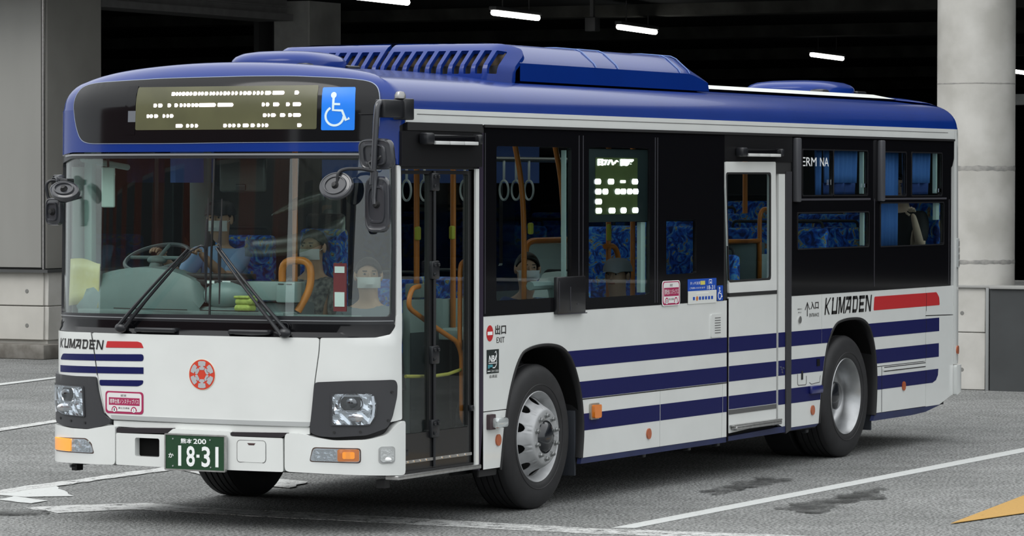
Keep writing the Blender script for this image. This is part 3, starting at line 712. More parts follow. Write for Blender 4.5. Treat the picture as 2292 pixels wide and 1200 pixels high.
# --- windscreen surround and lower black strip
sheet('windscreen_strip',roundp([(-1.42,1.205),(-1.26,1.205),(-.15,1.200),(.669,1.203),(1.179,1.206),(1.270,1.222),(1.312,1.262),(1.316,1.285),(-1.42,1.285)],.01),BLACK,BUS,off=.006,th=.03,res=fr_res)
wso=[(-1.42,1.278),(1.316,1.282),(1.312,1.75),(1.300,2.29),(1.24,2.322),(1.10,2.334),(-1.10,2.334),(-1.22,2.32),(-1.42,2.30)]
wsi=roundp([(-1.30,1.318),(.05,1.332),(1.288,1.332),(1.290,1.75),(1.272,2.27),(1.20,2.300),(-1.12,2.302),(-1.20,2.285),(-1.30,2.27)],.03)
sheet('windscreen_seal',roundp(wso,.03),PLASTIC,BUS,off=.004,th=.03,res=fr_res,holes=[wsi])
multi('seal_edge',[line_poly([(-1.40,1.300),(0,1.304),(1.300,1.306)],.006),line_poly([(-1.20,2.318),(-1.1,2.325),(1.12,2.325),(1.22,2.316)],.012)],mat('seal_grey',(.20,.21,.22),.3,coat=.3),BUS,off=.009,th=.004,res=.08)
sheet('windscreen',[(-1.33,1.305),(1.298,1.315),(1.300,1.75),(1.285,2.29),(1.20,2.315),(-1.12,2.315),(-1.33,2.29)],WSG,BUS,off=-.008,th=.006,res=.07)
multi('windscreen_divider',[line_poly([(.068,1.32),(.075,2.31)],.010)],RUBBER,BUS,off=.0,th=.012,res=.1)
# A-pillars, white lower, blue above
sheet('front_pillar',roundp([(1.324,1.30),(1.376,1.30),(1.352,2.258),(1.318,2.258)],.004),WHITE,BUS,off=.010,th=.04,res=.08)
sheet('front_pillar',roundp([(-1.60,1.205),(-1.425,1.205),(-1.425,2.25),(-1.60,2.25)],.004),WHITE,BUS,off=.006,th=.04,res=.08)
# blue head panel around the destination sign
dg=[(-1.096,2.66),(-1.085,2.742),(-1.02,2.765),(-.902,2.776),(-.331,2.795),(.263,2.801),(.576,2.799),(.938,2.783),(1.11,2.765),(1.166,2.735),(1.178,2.679),(1.168,2.449),(1.125,2.404),(.139,2.399),(-.29,2.396),(-.925,2.398),(-1.005,2.425),(-1.061,2.52)][::-1]
sheet('front_head_panel',roundp([(-1.60,2.30),(-1.22,2.330),(-1.10,2.342),(1.10,2.342),(1.24,2.332),(1.306,2.30),(1.312,2.262),(1.346,2.262),(1.338,2.50),(1.41,2.52),(1.41,2.61),(-1.60,2.61)],.006),BLUE,BUS,off=.008,th=.03,res=.06)
DST=sheet('destination_sign',roundp(dg,.09,5),BLACK,BUS,off=.013,th=.012,res=.05); DST['label']='black glass destination sign panel with lit rows of dots'
sheet('sign_edge',[(p[0]*1.005,p[1]+(.0035 if p[1]>2.6 else -.0035)) for p in roundp(dg,.09,5)],mat('edge_pale',(.30,.35,.45),.4),DST,off=.0118,th=.004,res=.06)
sheet('led_screen',rpoly(-.515,2.479,.782,2.742,.01),GREENL,DST,off=.0155,th=.003,res=.06)
sheet('screen_frame',rect(-.60,2.45,-.52,2.75),BLACK,DST,off=.0155,th=.002,res=.06)
sheet('notice_sheet',rect(-.575,2.53,-.515,2.60),mat('notice_white',(.12,.13,.15),.5),DST,off=.0165,th=.002)
rows={211:[(397,405),(407,412),(414,419),(421,428),(430,437),(439,444),(447,455),(458,463),(465,470),(473,480),(484,489),(491,496),(499,504),(507,512),(515,522),(524,529),(533,538),(541,546),(551,556),(559,566),(568,576),(580,585),(588,594),(597,602),(606,618),(622,646),(668,676)],
 235:[(357,364),(368,377),(390,397),(406,413),(418,424),(427,432),(435,442),(445,451),(453,460),(462,499),(504,538),(601,607),(610,616),(625,637),(652,659),(666,682)],
 258:[(341,347),(349,355),(359,367),(379,384),(388,393),(396,403),(604,611),(614,618),(621,630),(640,650),(657,664),(667,682)],
 280:[(410,425),(434,440),(444,450),(454,460),(518,525),(529,535),(538,544),(549,555),(561,573),(578,586),(592,598),(602,606),(609,615),(676,684)]}
random.seed(3)
LEDP=[]
for y,S_ in rows.items():
    z=2.744-(y-195)*.00283
    for x0,x1 in S_:
        a0=-.525+(x0-310)*.003231; a1=-.525+(x1-310)*.003231
        LEDP.append(roundp([(a0,z-.011),(a1-.004,z-.011),(a1+.004,z),(a1-.004,z+.011),(a0,z+.011)],.004,2))
multi('led_dots',LEDP,LED,DST,off=.0185,th=.002)
WCP=[('wheelchair_sign',.812,2.472,1.022,2.728,.0165)]
def wheelchair(x0,z0,x1,z1,off,parent,m1,m2,border=True):
    w,h=x1-x0,z1-z0; U=lambda u,v:(x0+w*u,z0+h*v)
    o=sheet('wheelchair_sign',rpoly(x0,z0,x1,z1,.008),m1,parent,off=off+.001,th=.003,res=.035)
    G=[circ(*U(.36,.82),w*.085,n=14)]
    G.append(line_poly([U(.36,.76),U(.35,.48),U(.62,.47),U(.74,.24),U(.84,.29)],w*.075))
    G.append(line_poly([U(.36,.62),U(.56,.615)],w*.06))
    arc=[]
    for k in range(22):
        a=math.radians(118+k*11.5); arc.append((x0+w*.40+w*.27*math.cos(a),z0+h*.335+w*.27*math.sin(a)))
    G.append(line_poly(arc,w*.065))
    multi('wheelchair_symbol',G,m2,o,off=off+.0032,th=.0015,res=.03,join=True)
    return o
wheelchair(.812,2.472,1.022,2.728,.0155,DST,SKYB,mat('symbol_pale',(.62,.75,.78),.5,emit=.1))['label']='light blue wheelchair sign on the destination panel'

# --- roof shell
def roof():
    b=MB(); N=240; P=[]
    AV=[-AMAX+2*AMAX*i/N for i in range(N+1)]
    # denser at the corners
    AV=sorted(set([round(x,4) for x in AV]+[round(s*(x),4) for s in (-1,1) for x in [i*.05 for i in range(0,40)]]+[round(s*(AMAX-x),4) for s in (-1,1) for x in [i*.05 for i in range(0,35)]]))
    for a in AV:
        row=[S(a,2.606,.004)]
        x,y,nx,ny=base(a); H=hs(y)
        for t in (.12,.25,.38,.5,.62,.73,.82,.89,.94,.975,1.0): row.append(S0(a,ZS+t*H))
        ex,ey,ez=row[-1]
        for f in (.1,.25,.45,.7,1.0):
            tx=min(max(ex,1.5),9.2); row.append((ex+(tx-ex)*f, ey+(YC-ey)*f, ez+(ZS+.305-ez)*math.sin(f*math.pi/2)))
        P.append(row)
    b.grid(P); return b.build('roof_shell',BLUE,BUS,ang=60)
roof()
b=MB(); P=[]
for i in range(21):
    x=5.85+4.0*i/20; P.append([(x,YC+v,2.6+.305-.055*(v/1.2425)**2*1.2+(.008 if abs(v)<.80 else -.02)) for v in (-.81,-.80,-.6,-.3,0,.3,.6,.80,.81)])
b.grid(P); b.build('roof_strip',mat('roof_white',(.6,.62,.6),.5),BUS)  # thin raised white strip along the rear roof crown
# --- white cant rail band above the windows, both sides and rear
for s in (1,-1):
    f=S if s>0 else (lambda u,v,o:S(-u,v,o))
    sheet('cantrail',rect(1.418,2.520,10.83,2.606),WHITE,BUS,off=.010,th=.03,mapf=f,flip=s<0)
    multi('cantrail_groove',[rect(1.56,2.572,10.68,2.577)],mat('groove_grey',(.12,.12,.12),.7),BUS,off=.0115,th=.002,mapf=f,flip=s<0)
    multi('gutter_strip',[rect(2.44,2.505,10.83,2.523)],RUBBER,BUS,off=.018,th=.02,mapf=f,flip=s<0)
    # rear quarter column
    sheet('rear_pillar',rect(10.842,.635,AMAX-.02,2.606),WHITE,BUS,off=.008,th=.03,res=.09,mapf=f,flip=s<0)
    sheet('rear_bumper',roundp([(10.842,.372),(11.02,.42),(11.2,.50),(AMAX-.02,.52),(AMAX-.02,.627),(10.842,.627)],.02),WHITE,BUS,off=.035,th=.07,res=.05,mapf=f,flip=s<0)
# --- side panels below the windows
arch1=[(2.677,.302),(2.763,.677),(2.862,.904),(2.962,1.027),(3.06,1.068),(3.22,1.088),(3.40,1.086),(3.56,1.058),(3.688,.986),(3.782,.862),(3.85,.703),(3.880,.497),(3.858,.302)]
arch2=[(7.949,.302),(8.006,.588),(8.03,.684),(8.081,.839),(8.143,.945),(8.267,1.05),(8.40,1.084),(8.6,1.095),(8.80,1.084),(8.943,1.034),(9.026,.95),(9.093,.811),(9.128,.634),(9.125,.46),(9.106,.302)]
arch1=catmull(arch1); arch2=catmull(arch2)
def at_z(arch,z,first):
    pts=list(zip(arch,arch[1:])); pts=pts if first else pts[::-1]
    for p,q in pts:
        if (p[1]-z)*(q[1]-z)<=0 and p[1]!=q[1]: return p[0]+(q[0]-p[0])*(z-p[1])/(q[1]-p[1])
def clipped(arch,z0,z1,side,n=6):
    zs=[z0+(z1-z0)*k/n for k in range(n+1)]; return [(at_z(arch,z,side<0),z) for z in zs]
MF=lambda u,v,o:S(-u,v,o)
g=.005
for s in (1,-1):
    f=S if s>0 else MF; fl=s<0
    # upper panels with the wheel arches cut out
    sheet('side_panel',[(2.448 if s>0 else 1.43,1.297),(2.448 if s>0 else 1.43,.690)]+clipped(arch1,.690,1.0,-1)+[p for p in arch1 if p[1]>1.0]+clipped(arch1,.698,1.0,1)[::-1]+[(6.222,.698),(6.222,1.297)],WHITE,BUS,off=.004,th=.03,mapf=f,flip=fl)
    sheet('side_panel',[(2.448 if s>0 else 1.43,.684),(2.40,.318) if s>0 else (1.43,.318),(2.675,.318)]+clipped(arch1,.33,.684,-1)[1:],WHITE,BUS,off=.004,th=.03,mapf=f,flip=fl)
    sheet('side_panel',clipped(arch1,.302,.692,1)[::-1]+[(3.858,.302),(5.080,.302),(5.088,.692)][0:3],WHITE,BUS,off=.004,th=.03,mapf=f,flip=fl)
    sheet('side_panel',[(5.086,.302),(6.130,.302),(6.150,.692),(5.094,.692)],WHITE,BUS,off=.004,th=.03,mapf=f,flip=fl)
    sheet('side_panel',[(6.136,.302),(6.222,.302),(6.222,.692),(6.156,.692)],WHITE,BUS,off=.004,th=.03,mapf=f,flip=fl)
    if s<0: sheet('side_panel',[(6.228,.302),(7.395,.302),(7.395,1.297),(6.228,1.297)],WHITE,BUS,off=.004,th=.03,mapf=f,flip=fl)
    sheet('side_panel',[(7.402,.302)]+[(7.949,.302)]+clipped(arch2,.302,1.0,-1)[1:]+[(at_z(arch2,1.0,True),1.0),(7.998,1.0),(7.998,1.297),(7.402,1.297)],WHITE,BUS,off=.004,th=.03,mapf=f,flip=fl)
    sheet('side_panel',[(8.003,1.004)]+clipped(arch2,1.0,1.03,-1)[:1]+[p for p in arch2 if p[1]>1.0 and p[0]<8.6]+[p for p in arch2 if p[1]>1.0 and p[0]>=8.6]+clipped(arch2,.69,1.0,1)[::-1]+[(10.200,.69),(10.200,1.297),(8.003,1.297)],WHITE,BUS,off=.004,th=.03,mapf=f,flip=fl)
    sheet('side_panel',[(9.106,.318)]+[(10.207,.316),(10.207,.684)]+clipped(arch2,.318,.684,1)[::-1][:-1],WHITE,BUS,off=.004,th=.03,mapf=f,flip=fl)
    sheet('side_panel',[(10.206,1.066),(10.838,1.054),(10.838,1.297),(10.206,1.297)],WHITE,BUS,off=.004,th=.03,mapf=f,flip=fl)
    sheet('side_panel',[(10.212,.312),(10.52,.312),(10.80,.376),(10.838,.378),(10.838,1.046),(10.206,1.058),(10.212,.69)],WHITE,BUS,off=.004,th=.03,mapf=f,flip=fl)
    sheet('side_backing',[(2.43,.27),(2.665,.27)]+arch1+[(3.858,.27),(6.225,.27),(6.225,1.28),(2.43,1.28)],SEAM,BUS,off=-.02,th=.012,mapf=f,flip=fl)
    sheet('side_backing',[(7.40,.27),(7.94,.27)]+arch2+[(9.106,.27),(10.2,.27),(10.8,.39),(10.84,1.28),(7.40,1.28)],SEAM,BUS,off=-.02,th=.012,mapf=f,flip=fl)
    # navy skirt
    for P in ([(3.845,.262),(6.222,.262),(6.222,.300),(3.858,.300)],[(7.402,.278),(7.90,.282),(7.949,.301),(7.402,.301)],[(9.065,.258),(9.9,.258),(10.212,.268),(10.55,.310),(9.106,.314)]):
        sheet('skirt',P,SKIRT,BUS,off=.002,th=.03,mapf=f,flip=fl)
    if s<0: sheet('skirt',[(6.228,.262),(7.395,.262),(7.395,.300),(6.228,.300)],SKIRT,BUS,off=.002,th=.03,mapf=f,flip=fl)
    # rubber rims of the wheel arches
    for A in (arch1,arch2):
        rim=MB()
        pts=[A[0]]+A+[A[-1]]; P=[]
        for i in range(len(A)):
            p=A[max(0,i-1)]; q=A[min(len(A)-1,i+1)]; dx,dy=q[0]-p[0],q[1]-p[1]; L=math.hypot(dx,dy); nx,ny=dy/L,-dx/L
            u,v=A[i]; P.append([f(u+nx*d,v+ny*d,o) for d,o in ((-.004,.0),(-.004,.010),(.0,.013),(.010,.013),(.016,.006),(.018,-.03),(.030,-.30))])
        rim.grid(P); rim.build('arch_rim',RUBBER,BUS,ang=50)
def stripe(x0,x1,z0,z1,arch=None,side=0,m=NAVY,parent=None,off=.0055,name='side_stripe'):
    n=6
    if arch is None: P=rect(x0,z0,x1,z1)
    elif side>0: P=[(p[0]+.010,p[1]) for p in clipped(arch,z0,z1,1)][::-1]+[(x1,z0),(x1,z1)]; P=P[0:n+1][::1]+[(x1,z0),(x1,z1)]
    else: P=[(x0,z1),(x0,z0)]+[(p[0]-.010,p[1]) for p in clipped(arch,z0,z1,-1)]
    return sheet(name,P,m,parent or BUS,off=off,th=.001,mapf=S)
Z1=(.917,1.028); Z2=(.703,.816); Z3=(.484,.598)
for z0,z1 in (Z1,Z2,Z3): stripe(0,6.222 if z1>.7 else 5.083,z0,z1,arch1,1)
stripe(5.094,6.150,*Z3); stripe(6.157,6.222,*Z3)
for z0,z1 in (Z2,Z3): stripe(7.402,0,z0,z1,arch2,-1)
stripe(7.402,7.998,*Z1); 
sheet('side_stripe',[(8.003,.917)]+[(at_z(arch2,.93,True)-.01,.917),(at_z(arch2,1.0,True)-.012,1.0),(at_z(arch2,1.026,True)-.012,1.028),(8.003,1.028)],NAVY,BUS,off=.0055,th=.001)
stripe(0,10.510,.925,1.037,arch2,1); stripe(0,10.503,.712,.825,arch2,1)
P=[(p[0]+.010,p[1]) for p in clipped(arch2,.502,.612,1)][::-1]
sheet('side_stripe',P+[(10.36,.502),(10.44,.52),(10.485,.56),(10.494,.612)],NAVY,BUS,off=.0055,th=.001)
sheet('side_stripe',roundp([(9.060,1.139),(10.519,1.141),(10.508,1.205),(10.446,1.250),(9.078,1.249)],.015),RED,BUS,off=.0055,th=.001)['label']='red stripe after the side lettering'
kumaden('bus_lettering',8.055,1.135,9.022,1.266,BUS,.006)
multi('panel_seam',[rect(10.212,1.10,10.217,1.25),rect(10.212,.925,10.217,1.037),rect(10.212,.712,10.217,.825),rect(10.212,.502,10.217,.612),rect(9.29,.640,10.2,.648),rect(9.29,.672,10.2,.678),rect(9.235,.32,9.240,.684),rect(3.87,.694,6.22,.700)],SEAM,BUS,off=.0068,th=.001)
sheet('access_lid',rpoly(9.26,.648,10.19,.671,.004),WHITE,BUS,off=.010,th=.004)
# small flaps by the rear arch
multi('flap_groove',[line_poly(roundp([(7.53,.72),(7.53,.615),(7.70,.612),(7.70,.70)],.02)[3:-3],.006),line_poly([(7.76,.625),(7.80,.612),(7.96,.620),(7.975,.67)],.005)],mat('groove_grey',(.12,.12,.12),.7),BUS,off=.0065,th=.001)
sheet('flap_latch',rect(7.60,.655,7.63,.72),SEAM,BUS,off=.009,th=.004)
MB().box((7.75-.785,-.035,.535),(7.98-.785,0,.60),.02).build('charge_flap',mat('flap_navy',(.015,.02,.14),.3,coat=.4),BUS)
sheet('flap_handle',rect(7.90,.745,7.955,.80),BLACK,BUS,off=.010,th=.004)
# underbody
MB().box((.75,.10,.33),(1.88,W-.10,.43)).box((1.8,.36,.30),(3.15,W-.36,.50)).box((3.12,.06,.27),(7.15,W-.06,.40)).box((7.1,.38,.30),(8.5,W-.38,.55)).box((8.45,.06,.30),(10.0,W-.06,.50)).build('underbody',RUBBER,BUS,smooth=False)
MB().box((.40,.30,.36),(.9,W-.3,.45)).box((9.9,.2,.45),(10.3,W-.2,.6)).build('underbody',RUBBER,BUS,smooth=False)
for x in (2.493,7.793):
    for y0,y1 in ((.34,.36),(W-.36,W-.34)):
        MB().box((x-.62,y0,.25),(x+.62,y1,1.12)).build('wheel_housing',RUBBER,BUS,smooth=False)
    for s_ in (0,1):
        b=MB(); ya,yb=((.02,.36),(W-.36,W-.02))[s_]
        b.grid([[(x+.60*math.cos(math.pi*k/18),y,.42+.68*math.sin(math.pi*k/18)) for y in (ya,yb)] for k in range(19)])
        b.build('wheel_housing',mat('housing_dark',(.006,.006,.006),.9,spec=.1),BUS)
mbs('mud_flap',mat('mudflap',(.02,.024,.032),.6),BUS,[((3.05,.04,.18),(3.075,.34,.62),.005),((8.33,.04,.18),(8.355,.36,.6),.005)])
for x in (4.1,4.85,5.35,7.0,7.5): MB().box((x,.03,.235),(x+.05,.08,.27),.008).build('jack_point',PLASTIC,BUS)
# reflectors, lamps, small fittings
for a,z in ((4.898,.403),(7.82,.411),(9.711,.506)):
    sheet('side_reflector',circ(a,z,.034,.038,n=18),REFO,BUS,off=.014,th=.012)
sheet('side_reflector',circ(2.646,.496,.034,.038,n=18),REFO,BUS,off=.014,th=.012); sheet('side_reflector',circ(10.94,.752,.034,.036,n=16),REFO,BUS,off=.016,th=.012)
o=sheet('turn_signal',rpoly(3.965,.552,4.099,.662,.012),mat('signal_base',(.4,.38,.33),.35,metal=.5),BUS,off=.018,th=.016)
sheet('signal_lens',rpoly(3.985,.562,4.090,.652,.014),AMBER,o,off=.040,th=.022)
o=sheet('side_marker',rpoly(2.49,.570,2.57,.668,.008),mat('marker_base',(.05,.03,.035),.5),BUS,off=.030,th=.03)
MB().box((1.745,-.07,.578),(1.90,-.004,.645),.02).build('marker_lens',mat('marker_lens',(.62,.66,.66),.1,metal=.4,coat=1,bump=.6,bscale=60),o)
v=sheet('vent_plate',rpoly(5.935,1.035,6.125,1.205,.012),WHITE,BUS,off=.014,th=.012)
multi('vent_slot',[rect(5.99,1.065+k*.018,6.09,1.071+k*.018) for k in range(7)],mat('groove_grey',(.12,.12,.12),.7),v,off=.0155,th=.001)
sheet('key_lock',circ(7.565,1.113,.028,n=16),SILVER,BUS,off=.012,th=.008)
# signs printed by the doors
o=sheet('no_entry_sign',circ(2.533,1.187,.046,.052,n=24),RED,BUS,off=.0058,th=.001); sheet('sign_bar',rect(2.500,1.176,2.566,1.198),WPRINT,o,off=.0066,th=.0005)
def outlined(name,b,P,parent,m=PRINT): return multi(name,P,m,parent,off=.0062,th=.0005)
text('exit_lettering','出口',2.605,1.175,2.755,1.238,PRINT,BUS,off=.0062,bold=.02); text('exit_lettering','EXIT',2.625,1.122,2.735,1.158,PRINT,BUS,off=.0062)
o=sheet('association_sticker',rect(2.490,.929,2.657,1.082),mat('sticker_black',(.012,.02,.02),.4),BUS,off=.0058,th=.001)
text('sticker_lettering','NBA',2.515,1.003,2.63,1.045,WPRINT,o,off=.0066,bold=.03,shear=.2)
multi('sticker_mark',[rect(2.515,.992,2.63,.997),rect(2.50,.942,2.54,.947),line_poly([(2.60,1.06),(2.615,1.07),(2.625,1.05),(2.62,.98),(2.60,.965),(2.53,.965)],.006)],WPRINT,o,off=.0066,th=.0005)
sheet('sticker_mark',rect(2.505,.962,2.57,.986),mat('sticker_teal',(.05,.25,.30),.5),o,off=.0066,th=.0005)
text('sticker_lettering','日本バス協会',2.555,.937,2.65,.951,WPRINT,o,off=.0066)
text('small_lettering','会員証',2.525,.900,2.635,.920,PRINT,BUS,off=.0062)
text('entrance_lettering','入口',7.775,1.185,7.935,1.245,PRINT,BUS,off=.0062,bold=.02); text('entrance_lettering','ENTRANCE',7.755,1.128,7.945,1.155,PRINT,BUS,off=.0062)
multi('entrance_arrow',[line_poly([(7.715,1.135),(7.715,1.24)],.012),line_poly([(7.672,1.185),(7.715,1.24),(7.758,1.185)],.010)],PRINT,BUS,off=.0062,th=.0005)
text('small_lettering','乗車口',7.525,1.188,7.61,1.200,PRINT,BUS,off=.0062); text('small_lettering','押す',7.535,1.162,7.60,1.174,PRINT,BUS,off=.0062)

# --- black window band with the openings of the side
holesN=[rpoly(2.620,1.392,3.692,2.388,.02),rpoly(3.955,1.375,4.912,2.392,.02),rpoly(5.18,1.508,5.69,1.892,.015)]
holesR=[rpoly(7.612,2.062,8.205,2.405,.015),rpoly(8.225,2.062,8.915,2.405,.015),rpoly(7.522,1.655,8.945,1.922,.015),rpoly(9.268,2.055,9.745,2.400,.015),rpoly(9.875,2.055,10.55,2.400,.015),rpoly(9.200,1.650,10.595,1.990,.015)]
sheet('window_band',rect(2.448,1.297,6.165,2.522),BLACK,BUS,off=.006,th=.03,holes=holesN)
sheet('window_band',[(7.40,1.297),(10.770,1.297),(10.772,2.285),(10.80,2.30),(10.835,2.36),(10.838,2.522),(7.40,2.522)],BLACK,BUS,off=.006,th=.03,holes=holesR)
def pane(name,P,off=.0,m=DKG,parent=None): return sheet(name,P,m,parent or BUS,off=off,th=.004)
for P in (rect(2.60,1.38,3.71,2.40),rect(3.94,1.36,4.93,2.40),rect(5.16,1.49,5.71,1.91)): pane('window_pane',P,-.004)
for P in (rect(7.60,2.05,8.22,2.41),rect(8.21,2.05,8.93,2.41),rect(7.51,1.64,8.96,1.93),rect(9.25,2.04,9.76,2.41),rect(9.86,2.04,10.56,2.41),rect(9.19,1.64,10.61,2.0)): pane('window_pane',P,-.006)
fr=mat('window_frame_black',(.011,.011,.013),.35)
multi('frame_line',[rect(x,1.315,x+.006,2.47) for x in (2.46,3.80,3.862,4.99,5.03)]+[rect(9.064,1.33,9.070,2.03),rect(10.72,1.31,10.726,2.02),rect(7.50,2.02,8.98,2.035),rect(9.19,2.02,10.66,2.035)],mat('frame_sheen',(.06,.06,.07),.3),BUS,off=.009,th=.003)
def wframe(x0,z0,x1,z1,w_=.022,off=.014): sheet('window_frame',rpoly(x0-w_,z0-w_,x1+w_,z1+w_,.02),fr,BUS,off=off,th=.01,holes=[rpoly(x0,z0,x1,z1,.015)])
for P in ((7.612,2.062,8.205,2.405),(8.225,2.062,8.915,2.405),(7.522,1.655,8.945,1.922),(9.268,2.055,9.745,2.400),(9.875,2.055,10.55,2.400),(9.20,1.650,10.595,1.990)): wframe(*P,w_=.010,off=.010)
for x in (7.425,9.125): MB().box((x-.785,-.045,2.01),(x-.785+.085,-.004,2.495),.01).build('rain_guard',mat('guard_grey',(.06,.062,.07),.4),BUS)
multi('window_latch',[rect(8.86,2.12,8.90,2.15),rect(10.48,2.08,10.53,2.11),rect(8.17,2.14,8.19,2.18)],CHROME,BUS,off=.01,th=.008)
text('sign_image_letters','ERM',7.62,2.283,7.90,2.350,WPRINT,BUS,off=-.001); text('sign_image_letters','NA',7.97,2.283,8.14,2.350,WPRINT,BUS,off=-.001)  # image of a terminal sign in the glass, painted onto the pane as letters
# charging box like cover hanging on the band behind the first window
bx=MB().box((3.436-.785,-.035,1.279),(3.855-.785,-.002,1.528),.008).build('side_cover',mat('cover_black',(.010,.010,.012),.3,coat=.2),BUS)
multi('cover_line',[rect(3.455,1.30,3.46,1.50),rect(3.62,1.30,3.625,1.46),rect(3.72,1.34,3.75,1.345),rect(3.43,1.276,3.87,1.283)],mat('frame_sheen',(.06,.06,.07),.3),BUS,off=.038,th=.003)
# side destination display behind the second window
ld=MB().box((3.955-.785,.012,1.885),(4.93-.785,.10,2.385),.006).build('side_sign',mat('sign_box',(.018,.028,.03),.4),BUS); ld['label']='side destination display with lit blocks of dots'
sheet('led_screen',rect(4.085,1.937,4.742,2.325),mat('led_green2',(.11,.14,.045),.4,var=.2,vscale=4),ld,off=-.009,th=.003)
sx=lambda px:4.08+(px-1335)*.00699; sz=lambda py:2.328-(py-352)*.00309
Q=[]
for y,xs in ((406,((1334,1347),(1363,1376),(1390.5,1402,.5),(1417,1430))),(428,((1335,1348),(1351,1363),(1379,1390),(1391,1403),(1406,1417),(1419,1431))),(450,((1335,1349),)),(470,((1336,1349),(1365,1379),(1391.5,1404),(1418,1431)))):
    for t_ in xs:
        h=6 if len(t_)==2 else 3
        Q.append(rpoly(sx(t_[0]),sz(y+h),sx(t_[1]),sz(y-h),.02))
multi('led_block',Q,LED2,ld,off=-.006,th=.002)
text('led_block','日7ハヘ回区',sx(1340),sz(371),sx(1420),sz(356),LED2,ld,off=-.005,bold=.06)
# stickers on the black band
o=sheet('payment_sticker',rpoly(5.535,1.379,6.028,1.466,.006),DKBLUE,BUS,off=.0085,th=.001); o['label']='blue and white card payment sticker'
sheet('sticker_face',rect(5.540,1.288,6.030,1.380),mat('sticker_white2',(.66,.68,.66),.5),o,off=.009,th=.001)
text('sticker_lettering','タッチ決済',5.575,1.425,5.745,1.447,WPRINT,o,off=.0095); sheet('sticker_tag',rect(5.75,1.422,5.83,1.450),mat('tag_yellow',(.6,.55,.12),.5),o,off=.0095,th=.0005)
text('sticker_lettering','ご利用いただけます',5.565,1.395,5.83,1.408,WPRINT,o,off=.0095); text('sticker_lettering','18-31',5.865,1.386,5.995,1.415,WPRINT,o,off=.0095)
multi('sticker_symbol',[line_poly([(5.90,1.425),(5.90,1.455),(5.945,1.455),(5.945,1.425)],.006),circ(5.925,1.435,.008,n=10),rect(5.68,1.361,5.89,1.365)],WPRINT,o,off=.0095,th=.0005)
multi('sticker_symbol',[rect(5.57+k*.052,1.315,5.602+k*.052,1.338) for k in (1,3,4,5,6,7)],DKBLUE,o,off=.0105,th=.0005); multi('sticker_symbol',[circ(5.692,1.326,.017,n=12)],mat('mark_orange',(.55,.16,.03),.5),o,off=.0105,th=.0005)
wheelchair(6.043,1.300,6.143,1.410,.0085,BUS,DKBLUE,WPRINT)

# --- front door
sheet('door_backing',rect(1.32,2.44,2.45,2.535),SEAM,BUS,off=.004,th=.03)
hd=sheet('door_header',rpoly(1.338,2.252,2.382,2.470,.01),mat('header_black',(.008,.008,.009),.4,spec=.2),BUS,off=.030,th=.05); 
sheet('door_header_cap',rect(1.42,2.474,2.40,2.524),RUBBER,BUS,off=.022,th=.04)
def doorlamp(x0,z0,x1,z1,off):
    o=MB().box((x0-.785,-off-.05,z0),(x1-.785,-off,z1),.012).build('door_lamp',BLACK,BUS)
    MB().box((x0-.785-.01,-off-.065,z0-.005),(x0-.785+.09,-off-.0,z1+.008),.015).build('lamp_end',PLASTIC,o); MB().box((x1-.785-.05,-off-.062,z0),(x1-.785,-off,z1+.004),.012).build('lamp_end',PLASTIC,o)
    for k in range(3):
        a=x0+.10+(x1-x0-.16)*k/3; MB().box((a-.785,-off-.064,z0-.004),(a+(x1-x0-.16)/3-.012-.785,-off-.045,z0+.018),.004).build('lamp_lens',mat('door_lamp_lens',(.62,.63,.62),.3),o)
doorlamp(1.555,2.392,2.285,2.452,.030)
sheet('door_frame',rect(1.372,.36,2.448,2.252),SEAM,BUS,off=-.005,th=.04,holes=[rect(1.385,.372,2.335,2.235)])
sheet('door_post',rect(2.335,.335,2.380,2.240),WHITE,BUS,off=.008,th=.05); sheet('door_post',rect(2.384,.318,2.446,2.47),mat('post_dark',(.02,.013,.03),.4),BUS,off=.004,th=.05)
def leaf(x0,x1,label):
    L=sheet('door_leaf',rect(x0,.372,x1,2.228),mat('leaf_black',(.012,.012,.013),.35,coat=.2),BUS,off=-.022,th=.035,holes=[rpoly(x0+.04,.60,x1-.045,2.205,.015)])
    L['label']=label
    sheet('door_glass',rect(x0+.03,.59,x1-.035,2.212),DOORG,L,off=-.036,th=.004)
    sheet('kick_rail',rect(x0+.005,.420,x1-.01,.438),SILVER,L,off=-.012,th=.01)
    multi('rivet',[circ(x0+.10+k*(x1-x0-.2)/3,.429,.006,n=8) for k in range(4)],CHROME,L,off=-.009,th=.003)
leaf(1.385,1.822,'front half of the folding front door'); leaf(1.826,2.333,'rear half of the folding front door')
MB().tube([(1.824-.785,.012,.38),(1.824-.785,.012,2.225)],.010,8).build('door_hinge_rod',PLASTIC,BUS)
for z in (2.10,1.55,1.02,.56): MB().box((1.775-.785,-.002,z),(1.875-.785,.03,z+.115),.01).box((1.79-.785,-.012,z+.02),(1.812-.785,.0,z+.04),.004).box((1.84-.785,-.012,z+.08),(1.862-.785,.0,z+.10),.004).box((1.79-.785,-.012,z+.08),(1.812-.785,.0,z+.10),.004).build('door_hinge',PLASTIC,BUS)
MB().box((1.29-.785,-.03,.332),(2.375-.785,.06,.358),.004).build('door_sill',SILVER,BUS)
mbs('door_latch',PLASTIC,BUS,[((2.28-.785,-.01,.70),(2.32-.785,.02,.74),.01),((1.41-.785,-.002,.47),(1.47-.785,.02,.51),.004)])
